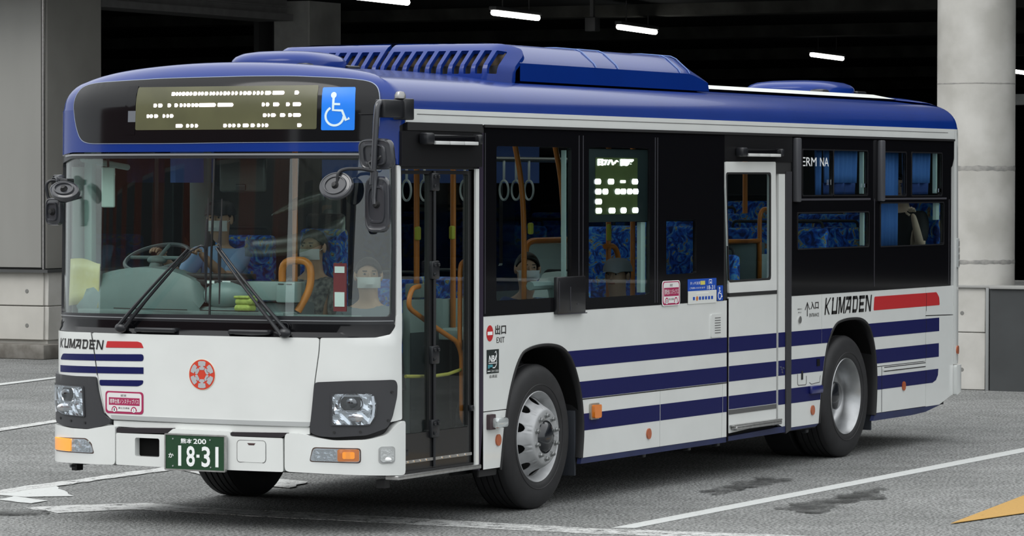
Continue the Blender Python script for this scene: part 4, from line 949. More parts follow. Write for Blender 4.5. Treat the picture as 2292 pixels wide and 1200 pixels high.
# --- sliding middle door
sd_=sheet('sliding_door',roundp([(6.250,.325),(7.118,.358),(7.118,1.325),(6.250,1.325)],.008),WHITE,BUS,off=.008,th=.03); sd_['label']='white sliding middle door with a tall window'
sheet('door_upper',roundp([(6.250,1.345),(7.118,1.345),(7.092,2.312),(6.172,2.308)],.015),WHITE,sd_,off=.010,th=.03,holes=[roundp([(6.245,1.432),(7.003,1.435),(6.999,2.228),(6.19,2.226)],.03)])
sheet('door_glass',[(6.23,1.42),(7.015,1.42),(7.015,2.24),(6.18,2.24)],DKG,sd_,off=.005,th=.004)
sheet('door_glass_seal',roundp([(6.240,1.427),(7.008,1.430),(7.004,2.233),(6.185,2.231)],.03),RUBBER,sd_,off=.0115,th=.01,holes=[roundp([(6.253,1.442),(6.993,1.445),(6.989,2.219),(6.200,2.217)],.03)])
multi('side_stripe',[rect(6.252,z0,7.116,z1) for z0,z1 in (Z1,Z2,(.50,.598))],NAVY,sd_,off=.0095,th=.001)
sheet('door_gap',rect(6.25,1.322,7.12,1.350),SEAM,sd_,off=.012,th=.02)
sheet('door_rail',rect(6.252,.462,7.116,.496),mat('rail_grey',(.10,.10,.10),.5),sd_,off=.012,th=.01)
MB().box((6.29-.785,-.06,.345),(7.12-.785,-.01,.375),.01).box((6.262-.785,-.05,.372),(7.14-.785,-.005,.385),.003).build('door_step',SILVER,BUS)
sheet('door_recess',rect(7.118,.33,7.172,2.235),mat('gap_grey',(.09,.08,.075),.6),BUS,off=-.02,th=.03)
o=sheet('door_jamb',[(7.172,.34),(7.304,.30),(7.290,2.222),(7.172,2.222)],WHITE,BUS,off=-.0,th=.03)
multi('side_stripe',[rect(7.174,z0,7.300,z1) for z0,z1 in (Z1,Z2,Z3)],NAVY,o,off=.0015,th=.001)
sheet('door_post',[(7.304,.262),(7.40,.285),(7.40,2.24),(7.292,2.24)],mat('post_grey',(.035,.035,.04),.4),BUS,off=.010,th=.04)
sheet('door_header',rect(6.165,2.312,7.40,2.522),mat('header_black',(.008,.008,.009),.4,spec=.2),BUS,off=.010,th=.04)
sheet('door_header',rect(7.10,2.222,7.40,2.312),SEAM,BUS,off=.002,th=.03)
sheet('door_post',rect(6.165,1.297,6.250,2.312),SEAM,BUS,off=-.004,th=.03); sheet('door_post',rect(6.224,.27,6.249,1.31),mat('seam_deep',(.004,.003,.004),.8,spec=.1),BUS,off=.0065,th=.03)
doorlamp(6.36,2.352,7.12,2.405,.010)
sheet('skirt',[(6.228,.268),(7.304,.272),(7.304,.318),(6.228,.300)],SKIRT,BUS,off=.002,th=.03)
multi('door_bolt',[circ(7.24+dx,.745+dz,.008,n=8) for dx,dz in ((0,0),(.03,.012),(-.02,.02),(.01,-.02))],CHROME,BUS,off=.005,th=.004)
# --- off side: black band with windows
ho=[rpoly(1.60,1.40,2.45,2.35,.02),rpoly(2.62,1.40,3.70,2.35,.02),rpoly(3.95,1.40,5.0,2.35,.02),rpoly(5.2,1.40,6.3,2.35,.02),rpoly(6.5,1.5,7.4,2.35,.02),rpoly(7.6,1.66,8.9,2.38,.02),rpoly(9.2,1.66,10.55,2.38,.02)]
sheet('window_band',[(1.45,1.297),(10.838,1.297),(10.838,2.522),(1.45,2.522)],BLACK,BUS,off=.006,th=.03,holes=ho,mapf=MF,flip=True)
for P in ho: 
    xs=[p[0] for p in P]; zs=[p[1] for p in P]; sheet('window_pane',rect(min(xs)-.01,min(zs)-.01,max(xs)+.01,max(zs)+.01),DKG,BUS,off=-.005,th=.004,mapf=MF,flip=True)
# rear face vents and lamps
v=sheet('rear_vent',rpoly(10.905,1.445,11.05,1.69,.01),mat('vent_grey',(.40,.42,.42),.5),BUS,off=.018,th=.012,res=.05)
multi('vent_slot',[rpoly(10.925,1.46+k*.056,11.035,1.50+k*.056,.006) for k in range(4)],mat('vent_mesh',(.20,.20,.19),.7,bump=.5,bscale=80),v,off=.0205,th=.003,res=.04)
multi('roof_marker',[circ(11.0+.035*k,2.70-.035*k,.007,n=8) for k in range(4)],WPRINT,BUS,off=.006,th=.004)

# ================================================================== WHEELS
def tyre_prof():
    # (radius, depth) depth 0 = outer face, positive into the bus
    P=[(.292,.012),(.300,-.002),(.330,-.014),(.385,-.020),(.435,-.012),(.462,.004),(.474,.020)]
    for k in range(5):
        y=.030+k*.046; P+=[(.4785,y),(.4785,y+.034),(.468,y+.036),(.468,y+.044)]
    P+=[(.4785,.258),(.462,.272),(.385,.290),(.300,.272),(.292,.26)]
    return P
def wheel(x,near,front):
    sgn=1 if near else -1; y0=.035 if near else W-.035
    zc=.4785
    t=part_empty('wheel',BUS,(x,y0,zc)); t['label']=('front' if front else 'rear')+' wheel on the '+('door side' if near else 'off side')
    M=Matrix(((1,0,0,0),(0,0,sgn,0),(0,1,0,0),(0,0,0,1)))   # local z -> into the bus
    b=MB(); b.lathe(tyre_prof(),M,72,closed=True); b.build('tyre',TYRE,t,ang=50)
    b=MB()
    for r in (.345,): b.lathe([(r-.003,-.0165),(r,-.0195),(r+.003,-.0165)],M,72)
    b.build('tyre_ring',TYRE,t)
    if front:
        b=MB(); b.lathe([(.292,.20),(.278,.08),(.280,.045),(.292,.020),(.299,.004),(.302,-.004),(.298,-.008),(.288,.004),(.270,.040),(.262,.055)],M,72); b.build('rim',STEEL,t)
        # dish with ten hand holes
        def dish(u,v,o):
            a=u; r=v
            prof=[(.262,.060),(.245,.040),(.215,-.005),(.198,-.040),(.185,-.058),(.172,-.064),(.105,-.060)]
            for (r0,h0),(r1,h1) in zip(prof,prof[1:]):
                if r<=r0 and r>=r1: h=h0+(h1-h0)*(r0-r)/(r0-r1); break
            else: h=prof[0][1] if r>.262 else prof[-1][1]
            h-=o
            return (r*math.cos(a), sgn*h, r*math.sin(a))
        holes=[[(math.radians(18+36*k)+.140*math.cos(2*math.pi*j/12)*1.0, .2345+.0255*math.sin(2*math.pi*j/12)) for j in range(12)] for k in range(10)]
    
        # refine with a regular set of points
        def m2():
            loops=[]; V=[];E=[]
            def add(P):
                n0=len(V); V.extend(P); E.extend([(n0+i,n0+(i+1)%len(P)) for i in range(len(P))])
            N=120; ring=[(2*math.pi*i/N,.105) for i in range(N+1)]+[(2*math.pi*(N-i)/N,.262) for i in range(N+1)]
            add(ring)
            for h in holes: add(h)
            for i in range(N+1):
                for r in (.13,.150,.172,.178,.185,.192,.198,.207,.215,.2245,.245,.253):
                    p=(2*math.pi*i/N,r)
                    if not any(inpoly(p[0],p[1],h) for h in holes) and 0<i<N: V.append(p)
            r_=delaunay_2d_cdt([Vector(v) for v in V],E,[],0,1e-6); vo=[(v.x,v.y) for v in r_[0]]
            T=[tuple(f) for f in r_[2] if not any(inpoly(sum(vo[i][0] for i in f)/3,sum(vo[i][1] for i in f)/3,h) for h in holes)]
            return vo,T
        vo,T=m2(); b=MB(); b.add([dish(u,v,0) for u,v in vo],T); b.add([dish(u,v,-.006) for u,v in vo],T)
        b.build('wheel_disc',STEEL,t,ang=60)
        b=MB(); b.lathe([(.0,.10),(.27,.085)],M,32); b.build('brake_drum',SEAM,t)
        for k in range(10):
            a=2*math.pi*k/10+.3; MM=M@Matrix.Translation((.143*math.cos(a),.143*math.sin(a),-.062))
            b=MB(); b.lathe([(0,-.030),(.009,-.030),(.010,-.020),(.0,-.020)],MM,8); b.lathe([(0,-.022),(.012,-.022),(.0165,-.016),(.0165,-.006),(.021,-.004),(.022,.002)],MM,6,); b.build('wheel_nut',NUT,t,ang=20)
        b=MB(); b.lathe([(.112,-.060),(.108,-.066),(.104,-.058),(.098,-.066),(.085,-.082),(.045,-.094),(0,-.098)],M,32); b.build('hub',HUBM,t)
    else:
        b=MB(); b.lathe([(.285,.25),(.272,.20),(.264,.175),(.258,.12),(.264,.06),(.272,.035),(.280,.028),(.292,.016),(.299,.004),(.302,-.004),(.298,-.008),(.288,.002),(.276,.026),(.262,.05),(.250,.11),(.240,.145),(.225,.160),(.17,.172),(.12,.170)],M,72); b.build('rim',mat('rim_steel',(.42,.43,.44),.3,metal=.85,var=.2,vscale=8),t)
        for k in range(10):
            a=2*math.pi*k/10; MM=M@Matrix.Translation((.150*math.cos(a),.150*math.sin(a),.170))
            b=MB(); b.lathe([(0,-.030),(.012,-.030),(.0165,-.022),(.0165,0),(.021,.004)],MM,6); b.build('wheel_nut',NUT,t,ang=20)
        b=MB(); b.lathe([(.122,.172),(.118,.12),(.110,.080),(.095,.068),(0,.060)],M,32); b.build('hub',HUBM,t)
    return t
for front,x in ((True,2.493),(False,7.793)):
    for near in (True,False): wheel(x,near,front)
for y in (.33,W-.6): # inner twin tyres at the rear
    b=MB(); b.lathe([(.30,0),(.40,-.01),(.4785,.02),(.4785,.24),(.40,.27),(.30,.26)],Matrix(((1,0,0,7.793),(0,0,1,y),(0,1,0,.4785),(0,0,0,1))),48,closed=True); b.build('inner_tyre',TYRE,BUS)

# ================================================================== ROOF UNITS
def dome(x,y,z,rx,ry,h,label):
    b=MB(); P=[]
    n=48
    for k,(s_,zz) in enumerate(((1.0,-.03),(1.0,.012),(.985,.024),(.93,.045),(.80,.066),(.55,.080),(.25,.086),(0,.087))):
        row=[]
        for i in range(n+1):
            a=2*math.pi*i/n; c,s2=math.cos(a),math.sin(a); q=(abs(c)**2.8+abs(s2)**2.8)**(-1/2.8)
            row.append((x+rx*q*c*s_, y+ry*q*s2*s_, z+zz*h/.087))
        P.append(row)
    b.grid(P); o=b.build('roof_hatch',BLUE,BUS,ang=60); o['label']=label
    MB().box((x-rx*.9,y-ry*.9,z-.05),(x+rx*.9,y+ry*.9,z+.0),.02).build('hatch_base',PLASTIC,o)
    MB().box((x+rx*.5,y-ry-.01,z-.035),(x+rx*.95,y-ry+.06,z-.005),.01).build('hatch_vent',PLASTIC,o)
    return o
dome(1.33,1.2425,2.912,.33,.345,.088,'front roof hatch dome'); dome(9.70,1.2425,2.935,.45,.42,.085,'rear roof hatch dome')
AC=part_empty('roof_unit',BUS,(0,0,0)); AC['label']='blue roof air conditioner with louvred front'
x0,x1=2.48,5.78
# body behind the louvres (cross-section swept along the bus)
cs=[(.285,2.83),(.285,2.95),(.30,2.975),(.395,3.058),(.44,3.078),(.60,3.092),(YC,3.098)]; cs=cs+[(W-y,z) for y,z in cs[::-1][1:]]
def acsec(x,k=1.0,dz=0): return [(x,YC+(y-YC)*k,(z if z<2.94 else 2.83+(z-2.83)*dz) if dz else z) for y,z in cs]
b=MB(); P=[acsec(2.72)]+[acsec(x) for x in (3.4,4.4,5.0,5.30)]
for x,kz in ((5.40,.985),(5.50,.90),(5.62,.72),(5.74,.50)): P.append([(x,YC+(y-YC)*(1 if kz>.9 else .995),2.83+(z-2.83)*kz if z>2.9 else z) for y,z in cs])
P.append([(5.77,YC+(y-YC)*.99,2.83) for y,z in cs]); b.grid(P); b.build('unit_cover',BLUE,AC,ang=30)
for x in (3.86,4.21,5.24,5.40):
    b=MB(); b.tube([(x,y-.003 if y<YC else y+.003,z+.003) for y,z in cs if z>2.84],.0035,5,caps=False); b.build('cover_seam',mat('seam_light',(.15,.25,.55),.4),AC)
# front louvres in two halves
prof=[(0,(2.475,2.80)),(.03,(2.475,2.83)),(.11,(2.482,2.912)),(.14,(2.497,2.938)),(.315,(2.640,3.055)),(.345,(2.672,3.075)),(.40,(2.728,3.092))]
def lou(u,v,o):
    for (s0,p0),(s1,p1) in zip(prof,prof[1:]):
        if v<=s1+1e-9 or s1==.40:
            t=(v-s0)/(s1-s0); x=p0[0]+(p1[0]-p0[0])*t; z=p0[1]+(p1[1]-p0[1])*t; dx,dz=p1[0]-p0[0],p1[1]-p0[1]; L=math.hypot(dx,dz); nx,nz=-dz/L,dx/L; break
    y=YC-u; edge=max(0,abs(u)-.80)/.16
    return (x+nx*o+.16*edge*edge, y, z+nz*o-.055*edge*edge*(v/.4))
def halfg(s_):
    hs_=[]
    for k in range(10):
        c=.075+k*.087
        hs_.append(roundp([(c-.026,.075),(c+.026,.075),(c+.030,.14),(c+.032,.285),(c-.024,.285),(c-.028,.14)] if s_>0 else [(-c-.026,.075),(-c+.026,.075),(-c+.028,.14),(-c+.024,.285),(-c-.032,.285),(-c-.030,.14)],.006,2))
    O=roundp([(.018,.0),(.955,.0),(.955,.30),(.93,.36),(.018,.395)],.03) if s_>0 else roundp([(-.955,.0),(-.018,.0),(-.018,.395),(-.93,.36),(-.955,.30)],.03)
    sheet('louvre_grille',O,BLUE,AC,off=0,th=.03,holes=hs_,res=.035,mapf=lou,ang=30)
halfg(1); halfg(-1)
MB().box((2.56,.36,2.84),(2.72,W-.36,2.93)).build('condenser_base',SEAM,AC)
MB().box((2.66,.36,2.93),(2.74,W-.36,3.04),.01).build('condenser',mat('coil_brown',(.12,.085,.05),.7,color2=(.05,.035,.025),vscale=20,bump=.5,bscale=80),AC)

# ================================================================== MIRRORS
def rounded_shell(c,w_,h_,d_,r_,rotz=0,tilt=0,roll=0):
    M=Matrix.Translation(c)@Matrix.Rotation(rotz,4,'Z')@Matrix.Rotation(tilt,4,'Y')@Matrix.Rotation(roll,4,'X'); return M
def mirror_housing(name,c,w_,h_,parent,rotz=0,tilt=0,rr=.3,depth=.05,roll=0,round_=False):
    """back of the mirror faces local -x"""
    M=rounded_shell(c,w_,h_,depth,rr,rotz,tilt,roll); b=MB(); P=[]; n=40
    for k,(s_,xx) in enumerate(((0,-depth*.72),(.56,-depth*.70),(.59,-depth*.98),(.65,-depth*.98),(.69,-depth*.62),(.86,-depth*.55),(.90,-depth*.66),(.96,-depth*.60),(1.0,-depth*.1),(1.0,.004),(.985,.010),(.95,.012),(0,.010))):
        row=[]
        for i in range(n+1):
            a=2*math.pi*i/n; c_,s2=math.cos(a),math.sin(a); e_=2 if round_ else 4.5; q=(abs(c_)**e_+abs(s2)**e_)**(-1/e_); row.append((xx,w_/2*q*c_*s_,h_/2*q*s2*s_))
        P.append(row)
    b.grid(P); b.v=[tuple(M@Vector(v)) for v in b.v]
    o=b.build(name,MIRBACK,parent,ang=35)
    g_=MB(); P=[]
    for s_ in (0,.93):
        P.append([])
        for i in range(n+1):
            a=2*math.pi*i/n; c_,s2=math.cos(a),math.sin(a); e_=2 if round_ else 4.5; q=(abs(c_)**e_+abs(s2)**e_)**(-1/e_); P[-1].append((.014,w_/2*q*c_*s_,h_/2*q*s2*s_))
    g_.grid(P); g_.v=[tuple(M@Vector(v)) for v in g_.v]; g_.build('mirror_glass',CHROME,o)
    k_=MB(); k_.lathe([(0,.014),(.014,.012),(.018,.0),(.024,-.008)],M@Matrix.Translation((-depth,0,0))@Matrix.Rotation(math.radians(-90),4,'Y'),20); k_.build('mirror_socket',RUBBER,o)
    return o
MR=part_empty('mirror_arm',BUS,(0,0,0)); MR['label']='black mirror arm on the door side with three mirrors'
MB().box((.26,-.075,2.545),(.50,-.005,2.655),.008).box((.49,-.09,2.535),(.60,.0,2.665),.008).build('mirror_bracket',PLASTIC,MR)
multi('bracket_line',[rect(1.05,2.57,1.28,2.575),rect(1.275,2.55,1.279,2.65)],SEAM,MR,off=.08,th=.002)
MB().lathe([(0,.035),(.025,.03),(.035,.01),(.035,-.01)],Matrix.Translation((.50,-.045,2.675)),16).build('bracket_cap',mat('cap_grey',(.3,.3,.3),.3,metal=.6),MR)
MB().tube(smoothpath([(.33,-.04,2.63),(.235,-.04,2.64),(.225,-.035,2.55),(.222,-.02,2.25),(.222,-.01,2.14)],.05),.019,12).tube([(.224,-.028,2.22),(.222,-.02,2.06),(.215,-.028,2.02)],[.019,.014,.012],10).build('mirror_tube',MIRBACK,MR)
MB().tube(smoothpath([(.222,-.03,2.22),(.16,.03,2.235),(.09,.10,2.235),(.055,.135,2.215),(.055,.135,2.15)],.03),.011,10).tube([(.222,-.02,2.21),(.235,.02,2.27),(.25,-.06,2.31)],.014,8).build('mirror_tube',PLASTIC,MR)
mirror_housing('side_mirror',(.275,-.015,2.325),.270,.19,MR,rotz=math.radians(-12),tilt=math.radians(-8),depth=.04)
mirror_housing('side_mirror',(.255,-.030,2.02),.168,.340,MR,rotz=math.radians(4),depth=.032)
mirror_housing('round_mirror',(.06,.145,2.130),.230,.175,MR,rotz=math.radians(0),tilt=math.radians(20),depth=.028,round_=True)
ML=part_empty('mirror_arm',BUS,(0,0,0)); ML['label']='black mirror arm on the off side'
MB().tube(smoothpath([(.42,2.33,2.155),(.36,2.43,2.165),(.345,2.455,2.14),(.35,2.44,2.04),(.36,2.36,2.02),(.43,2.24,2.06)],.03),.010,10).box((.36,2.30,2.14),(.44,2.36,2.175),.008).build('mirror_tube',PLASTIC,ML)
mirror_housing('round_mirror',(.30,2.275,2.09),.215,.145,ML,rotz=math.radians(10),tilt=math.radians(42),depth=.04,round_=True,roll=math.radians(14))
mirror_housing('side_mirror',(.35,2.385,1.965),.125,.175,ML,rotz=math.radians(-5),depth=.045)
mirror_housing('side_mirror',(.42,2.40,2.15),.10,.10,ML,rotz=math.radians(-30),depth=.045)

# ================================================================== WIPERS, HANDLES
def wp(a,z,o): return S(a,z,o)
def wiper(pa,pz,ea,ez,ba,bz0,bz1):
    t=part_empty('wiper',BUS,(0,0,0))
    dx=ea-pa; dz=ez-pz; L=math.hypot(dx,dz); nx,nz=-dz/L*.018,dx/L*.018
    for s_,of in ((1,.06),(-1,.05)):
        pts=[wp(pa+dx*k/8+nx*s_*(1-k/12),pz+dz*k/8+nz*s_*(1-k/12),of+.012*math.sin(k/8*math.pi)) for k in range(9)]
        MB().tube(pts,[.013]*3+[.010]*3+[.008]*3,8).build('wiper_arm',PLASTIC,t)
    MB().ball(wp(pa,pz,.05),(.03,.045,.032)).tube([wp(pa,pz,.0),wp(pa,pz,.05)],.02,10).build('wiper_pivot',PLASTIC,t)
    MB().tube([wp(ba,bz0,.016),wp(ba,(bz0+bz1)/2,.018),wp(ba,bz1,.016)],[.005,.008,.004],6).build('wiper_blade',RUBBER,t)
    MB().tube(smoothpath([wp(ea-dx*.06,ez-dz*.06,.055),wp(ba+.01*(1 if dx<0 else -1),ez+.03,.06),wp(ba,ez+.0,.03)],.02),.007,6).tube([wp(ba,bz0+(bz1-bz0)*.2,.03),wp(ba,ez,.042),wp(ba,bz0+(bz1-bz0)*.8,.03)],[.004,.007,.004],6).build('blade_carrier',PLASTIC,t)
wiper(-.557,1.240,-.055,1.735,.052,1.405,2.055)
wiper(.623,1.230,.150,1.75,.150,1.40,2.05)
for a0,a1 in ((-.450,-.160),(.240,.515)):
    MB().tube(smoothpath([wp(a0,1.222,.0),wp(a0,1.232,.04),wp((a0+a1)/2,1.232,.045),wp(a1,1.232,.04),wp(a1,1.232,.0)],.02),.015,8).build('grab_handle',PLASTIC,BUS)
MB().tube(smoothpath([wp(.57,1.26,.03),wp(.60,1.30,.04),wp(.64,1.285,.03),wp(.635,1.24,.03)],.02),.0025,5).build('washer_hose',PLASTIC,BUS)
# ================================================================== INTERIOR
IN=part_empty('cabin',BUS,(0,0,0))
def inb(name,m,f,**k): b=MB(); f(b); return b.build(name,m,IN,**k)
inb('cabin_floor',FLOOR,lambda b:(b.box((.72,.06,.40),(1.88,W-.06,.43)),b.box((1.88,.37,.40),(3.12,W-.37,.43)),b.box((3.12,.06,.40),(6.6,W-.06,.43)),b.box((6.6,.06,.43),(7.14,W-.06,.78)),b.box((7.14,.37,.43),(8.45,W-.37,.78)),b.box((7.14,.06,1.12),(8.45,W-.06,1.15)),b.box((8.45,.06,.43),(10.2,W-.06,.78)),b.box((.75,1.35,.43),(1.88,W-.06,.78))),smooth=False)
inb('cabin_ceiling',mat('ceiling_dim',(.20,.21,.21),.7),lambda b:b.box((.55,.12,2.50),(10.2,W-.12,2.54)),smooth=False)
inb('cove_panel',mat('cove_blue',(.06,.13,.40),.7),lambda b:b.box((1.6,W-.20,2.15),(6.9,W-.16,2.46)))
inb('side_lining',MINTD,lambda b:(b.box((2.0,.035,1.14),(10.1,.045,1.30)),b.box((1.0,W-.045,1.14),(10.1,W-.035,1.30))),smooth=False)
inb('rear_bulkhead',DARKI,lambda b:b.box((10.12,.1,.43),(10.16,W-.1,2.5)),smooth=False)
# dashboard
dash=inb('dashboard',MINTD,lambda b:(b.box((.52,1.02,.50),(.86,2.30,1.37),.05),b.box((.46,.30,.5),(.70,1.10,1.33),.03)),)
b=MB(); P=[]
for i in range(17):
    y=1.40+.93*i/16; k=math.sin(math.pi*i/16)**.35 if 0<i<16 else 0; P.append([(.50+.02*(1-k),y,1.33),(.50,y,1.36+.10*k),(.56,y,1.40+.21*k),(.70,y,1.40+.215*k),(.92,y,1.36+.10*k),(.95,y,1.28)])
b.grid(P); b.build('dash_hood',mat('dash_hood',(.15,.205,.205),.45,var=.1),IN)
inb('dash_shelf',MINTD,lambda b:(b.box((.44,.75,1.30),(.62,2.28,1.345),.01),))
multi('dash_vent',[line_poly([(-.83,1.352),(-.20,1.352)],.006),line_poly([(-.10,1.352),(.33,1.352)],.006)],SEAM,IN,off=-.16,th=.003,res=.1)
inb('dash_tray',mat('tray_black',(.015,.015,.018),.5),lambda b:(b.box((.62,1.16,1.54),(.80,1.80,1.575),.01),b.box((.6,1.15,1.50),(.64,1.62,1.54),.008)))
inb('dash_label',WPRINT,lambda b:(b.box((.595,1.23,1.515),(.60,1.29,1.532)),b.box((.595,1.35,1.515),(.60,1.41,1.532))))
inb('dash_pod',mat('pod_mint',(.20,.27,.27),.4),lambda b:b.ball((.62,1.27,1.44),(.10,.17,.09)))
# fare box
inb('fare_shelf',mat('farebox_mint',(.24,.31,.31),.4),lambda b:(b.box((.66,.80,1.41),(.80,1.22,1.53),.01),b.box((.63,.78,1.40),(.72,.92,1.53),.012)))
inb('fare_slot',SEAM,lambda b:(b.box((.626,.80,1.515),(.629,.84,1.52)),b.box((.626,.86,1.515),(.629,.90,1.52))))
inb('fare_box',mat('farebox_grey',(.12,.14,.15),.5),lambda b:b.box((.70,.82,.43),(.95,1.15,1.40),.02))
# steering wheel
st=inb('steering_wheel',mat('steer_grey',(.09,.10,.11),.4),lambda b:b.tube([Vector((.94,2.0,1.665))+Vector((.205*math.cos(a)*.93,.205*math.sin(a)*1.05,.205*math.cos(a)*.40)) for a in [2*math.pi*k/40 for k in range(40)]],.014,8,closed=True))
inb('steering_hub',MINTD,lambda b:(b.ball((.94,2.0,1.65),(.06,.07,.03)),b.tube([(.94,2.0,1.64),(.80,2.0,1.42)],.04),b.tube([(.94,1.80,1.665),(.94,2.2,1.665)],.012,8),b.tube([(.94,2.0,1.655),(1.12,2.02,1.745)],.012,8)))
# orange rails
def rail(name,pts,r=.017,rr=.06): return inb(name,ORANGE,lambda b:b.tube(smoothpath(pts,rr),r,10))
rail('grab_rail',[(.75,.94,1.36),(.75,.945,1.66),(.75,.74,1.665),(.75,.73,1.50),(.70,.80,1.345)],.024,.075)
rail('grab_rail',[(1.25,1.15,.45),(1.25,1.15,2.5)],.018); 
yy=.10
rail('door_rail',[(1.005,yy,1.505),(.914,yy,1.496),(.872,yy,1.43),(.874,yy,1.372),(1.173,yy,1.256),(1.50,yy,1.14),(1.562,yy,1.06),(1.563,yy,.66),(1.60,yy,.615),(1.68,yy,.600)],.016,.05)
rail('door_rail',[(1.675,yy,1.657),(1.567,yy,1.648),(1.54,yy,1.60),(1.538,yy,1.10)],.016,.05)
rail('door_rail',[(1.57,yy,.96),(1.66,yy,.93)],.022,.01)
inb('yellow_bar',mat('bar_yellow',(.55,.50,.10),.4),lambda b:b.tube([(.83,yy,.95),(1.17,yy,.935),(1.38,yy,.94),(1.545,yy,.96)],.011,8))
rail('pole',[(1.69,.5,1.49),(1.69,.5,2.5)],.019); rail('pole',[(2.183,.5,.45),(2.183,.5,2.5)],.019)
inb('pole_socket',MINT,lambda b:(b.box((1.64,.44,1.41),(1.74,.56,1.50),.01),b.tube([(1.69,.5,1.35),(1.69,.5,1.43)],.02)))
inb('half_wall',MINT,lambda b:(b.box((1.50,.44,.43),(1.94,.50,1.40),.01),b.box((1.98,.52,.43),(2.40,.56,1.39),.01)))
inb('half_wall',mat('wall_dark',(.05,.065,.07),.5),lambda b:(b.box((1.49,.43,.43),(1.95,.435,1.19)),b.box((1.97,.505,.43),(2.41,.51,1.17))))
# wheel housing box with pale seat back in the first window
inb('seat_box',PALE,lambda b:(b.box((1.86,.05,1.13),(3.14,.62,1.20),.02),))
inb('seat_console',MINT,lambda b:b.tube(smoothpath([(2.55,.12,1.47),(2.86,.12,1.47),(2.92,.12,1.30)],.05),.03,8))
b=MB(); P=[]
for y in (.09,.11,.30,.32):
    q=.0 if y in (.11,.30) else .012; P.append([(2.96+q,y,1.38),(2.99+q,y,1.42),(3.05+q,y,1.50-q),(3.12,y,1.545-q),(3.30,y,1.55-q),(3.36-q,y,1.50),(3.36-q,y,1.30),(2.96,y,1.30)])
b.grid(P); b.build('seat_shell',PALE,IN)
for x in (3.197,3.80): rail('pole',[(x,.5,.45),(x,.5,1.9),(x-.01,.52,2.2),(x-.08,.55,2.5)],.019,.3)
rail('seat_rail',[(3.835,.82,1.64),(3.85,.82,1.72),(3.94,.82,1.745),(4.55,.82,1.745),(4.63,.82,1.68)],.022,.06)
inb('seat_screen',PALE,lambda b:(b.box((3.87,.83,1.40),(4.55,.86,1.725),.03),))
inb('seat_screen_band',mat('band_pale2',(.62,.72,.70),.5),lambda b:b.box((3.90,.825,1.48),(4.53,.83,1.50)))
rail('pole',[(4.504,.5,.45),(4.504,.5,2.5)],.019); rail('seat_rail',[(4.45,.5,1.70),(4.6,.5,1.705),(4.672,.5,1.62),(4.673,.5,1.40)],.020,.08)
rail('pole',[(5.15,.62,.45),(5.15,.62,2.5)],.019)
rail('seat_rail',[(5.85,.35,1.72),(6.58,.35,1.71)],.018); 
rail('seat_rail',[(6.55,.5,1.705),(7.16,.5,1.705)],.018); rail('grab_rail',[(7.17,.5,.8),(7.17,.5,1.90),(7.23,.5,1.95),(7.33,.5,1.95)],.018,.06); rail('grab_rail',[(6.89,.5,1.92),(6.89,.5,2.5)],.020)
inb('seat_screen',MINTD,lambda b:b.box((6.50,.52,.78),(7.32,.55,1.69),.01))
inb('screen_disc',PALE,lambda b:b.lathe([(0,0),(.085,0),(.085,.01)],Matrix.Translation((6.63,.505,1.46))@Matrix.Rotation(math.radians(90),4,'X'),24))
inb('screen_plate',PALE,lambda b:b.box((7.19,.49,1.32),(7.33,.51,1.60),.01))
for x in (1.66,2.125): inb('stop_button',YEL,lambda b:b.box((x-.025,.46,1.78),(x+.025,.49,1.87),.012))
inb('stop_button',YEL,lambda b:(b.box((3.22,.46,1.80),(3.27,.49,1.88),.012),b.box((3.72,.46,1.78),(3.76,.49,1.86),.012),b.box((4.44,.46,1.74),(4.48,.49,1.86),.012)))
# pale window pillars inside
inb('window_post',PALE,lambda b:(b.box((2.885,.03,1.52),(2.903,.06,2.37)),b.box((4.055,.03,1.39),(4.13,.06,1.88)),b.box((8.10,.02,2.07),(8.125,.05,2.40)),b.box((8.11,.02,1.66),(8.14,.05,1.92)),b.box((9.70,.02,2.07),(9.73,.05,2.4)),b.box((9.71,.02,1.85),(9.78,.05,1.99))))
for y in (.9,1.6): inb('ceiling_rail',mat('ceiling_rail_grey',(.10,.11,.11),.4),lambda b:b.tube([(1.6,y,2.32),(6.4,y,2.32)],.014,8))
for i,x in enumerate((2.272,2.517,3.085,3.663,3.845,4.043)):
    o=inb('hand_strap',mat('strap_grey',(.55,.62,.64),.4),lambda b:(b.tube([Vector((x,.9,2.10))+Vector((.025*math.cos(a),.048*math.cos(a),.068*math.sin(a))) for a in [2*math.pi*k/20 for k in range(20)]],.008,6,closed=True),b.box((x-.012,.895,2.16),(x+.012,.905,2.32),.003)))
FILLI=mat('cabin_fill',(1,.97,.9),.5,emit=1.3)  # added glowing strips to brighten the cabin; no lit lamp is known there
for y in (.75,1.75): inb('cabin_fill',FILLI,lambda b:b.box((1.2,y-.05,2.485),(9.6,y+.05,2.50)))
# seats
def seat(x,y0,y1,zs,zt,label=None):
    t=bpy.data.objects.new('passenger_seat',None); COL.objects.link(t); t.parent=BUS
    MB().box((x-.42,y0,zs-.10),(x,y1,zs),.04,3).build('cushion',CLOTH,t)
    MB().box((x-.06,y0+.01,zs),(x+.05,y1-.01,zt),.035,3).build('backrest',CLOTH,t)
    MB().box((x-.38,(y0+y1)/2-.05,zs-.45),(x-.2,(y0+y1)/2+.05,zs-.1)).build('seat_leg',DARKI,t)
    MB().tube(smoothpath([(x+.02,y1-.05,zt-.10),(x+.02,y1-.05,zt+.05),(x+.02,y0+.06,zt+.05),(x+.02,y0+.06,zt-.10)],.04),.012,8).build('seat_handle',DARKI,t)
for x,zt in ((7.60,1.80),(8.32,1.80),(9.05,1.90),(10.02,2.0)):
    seat(x,.10,.98,1.22,zt); seat(x,1.50,2.38,1.22,zt)
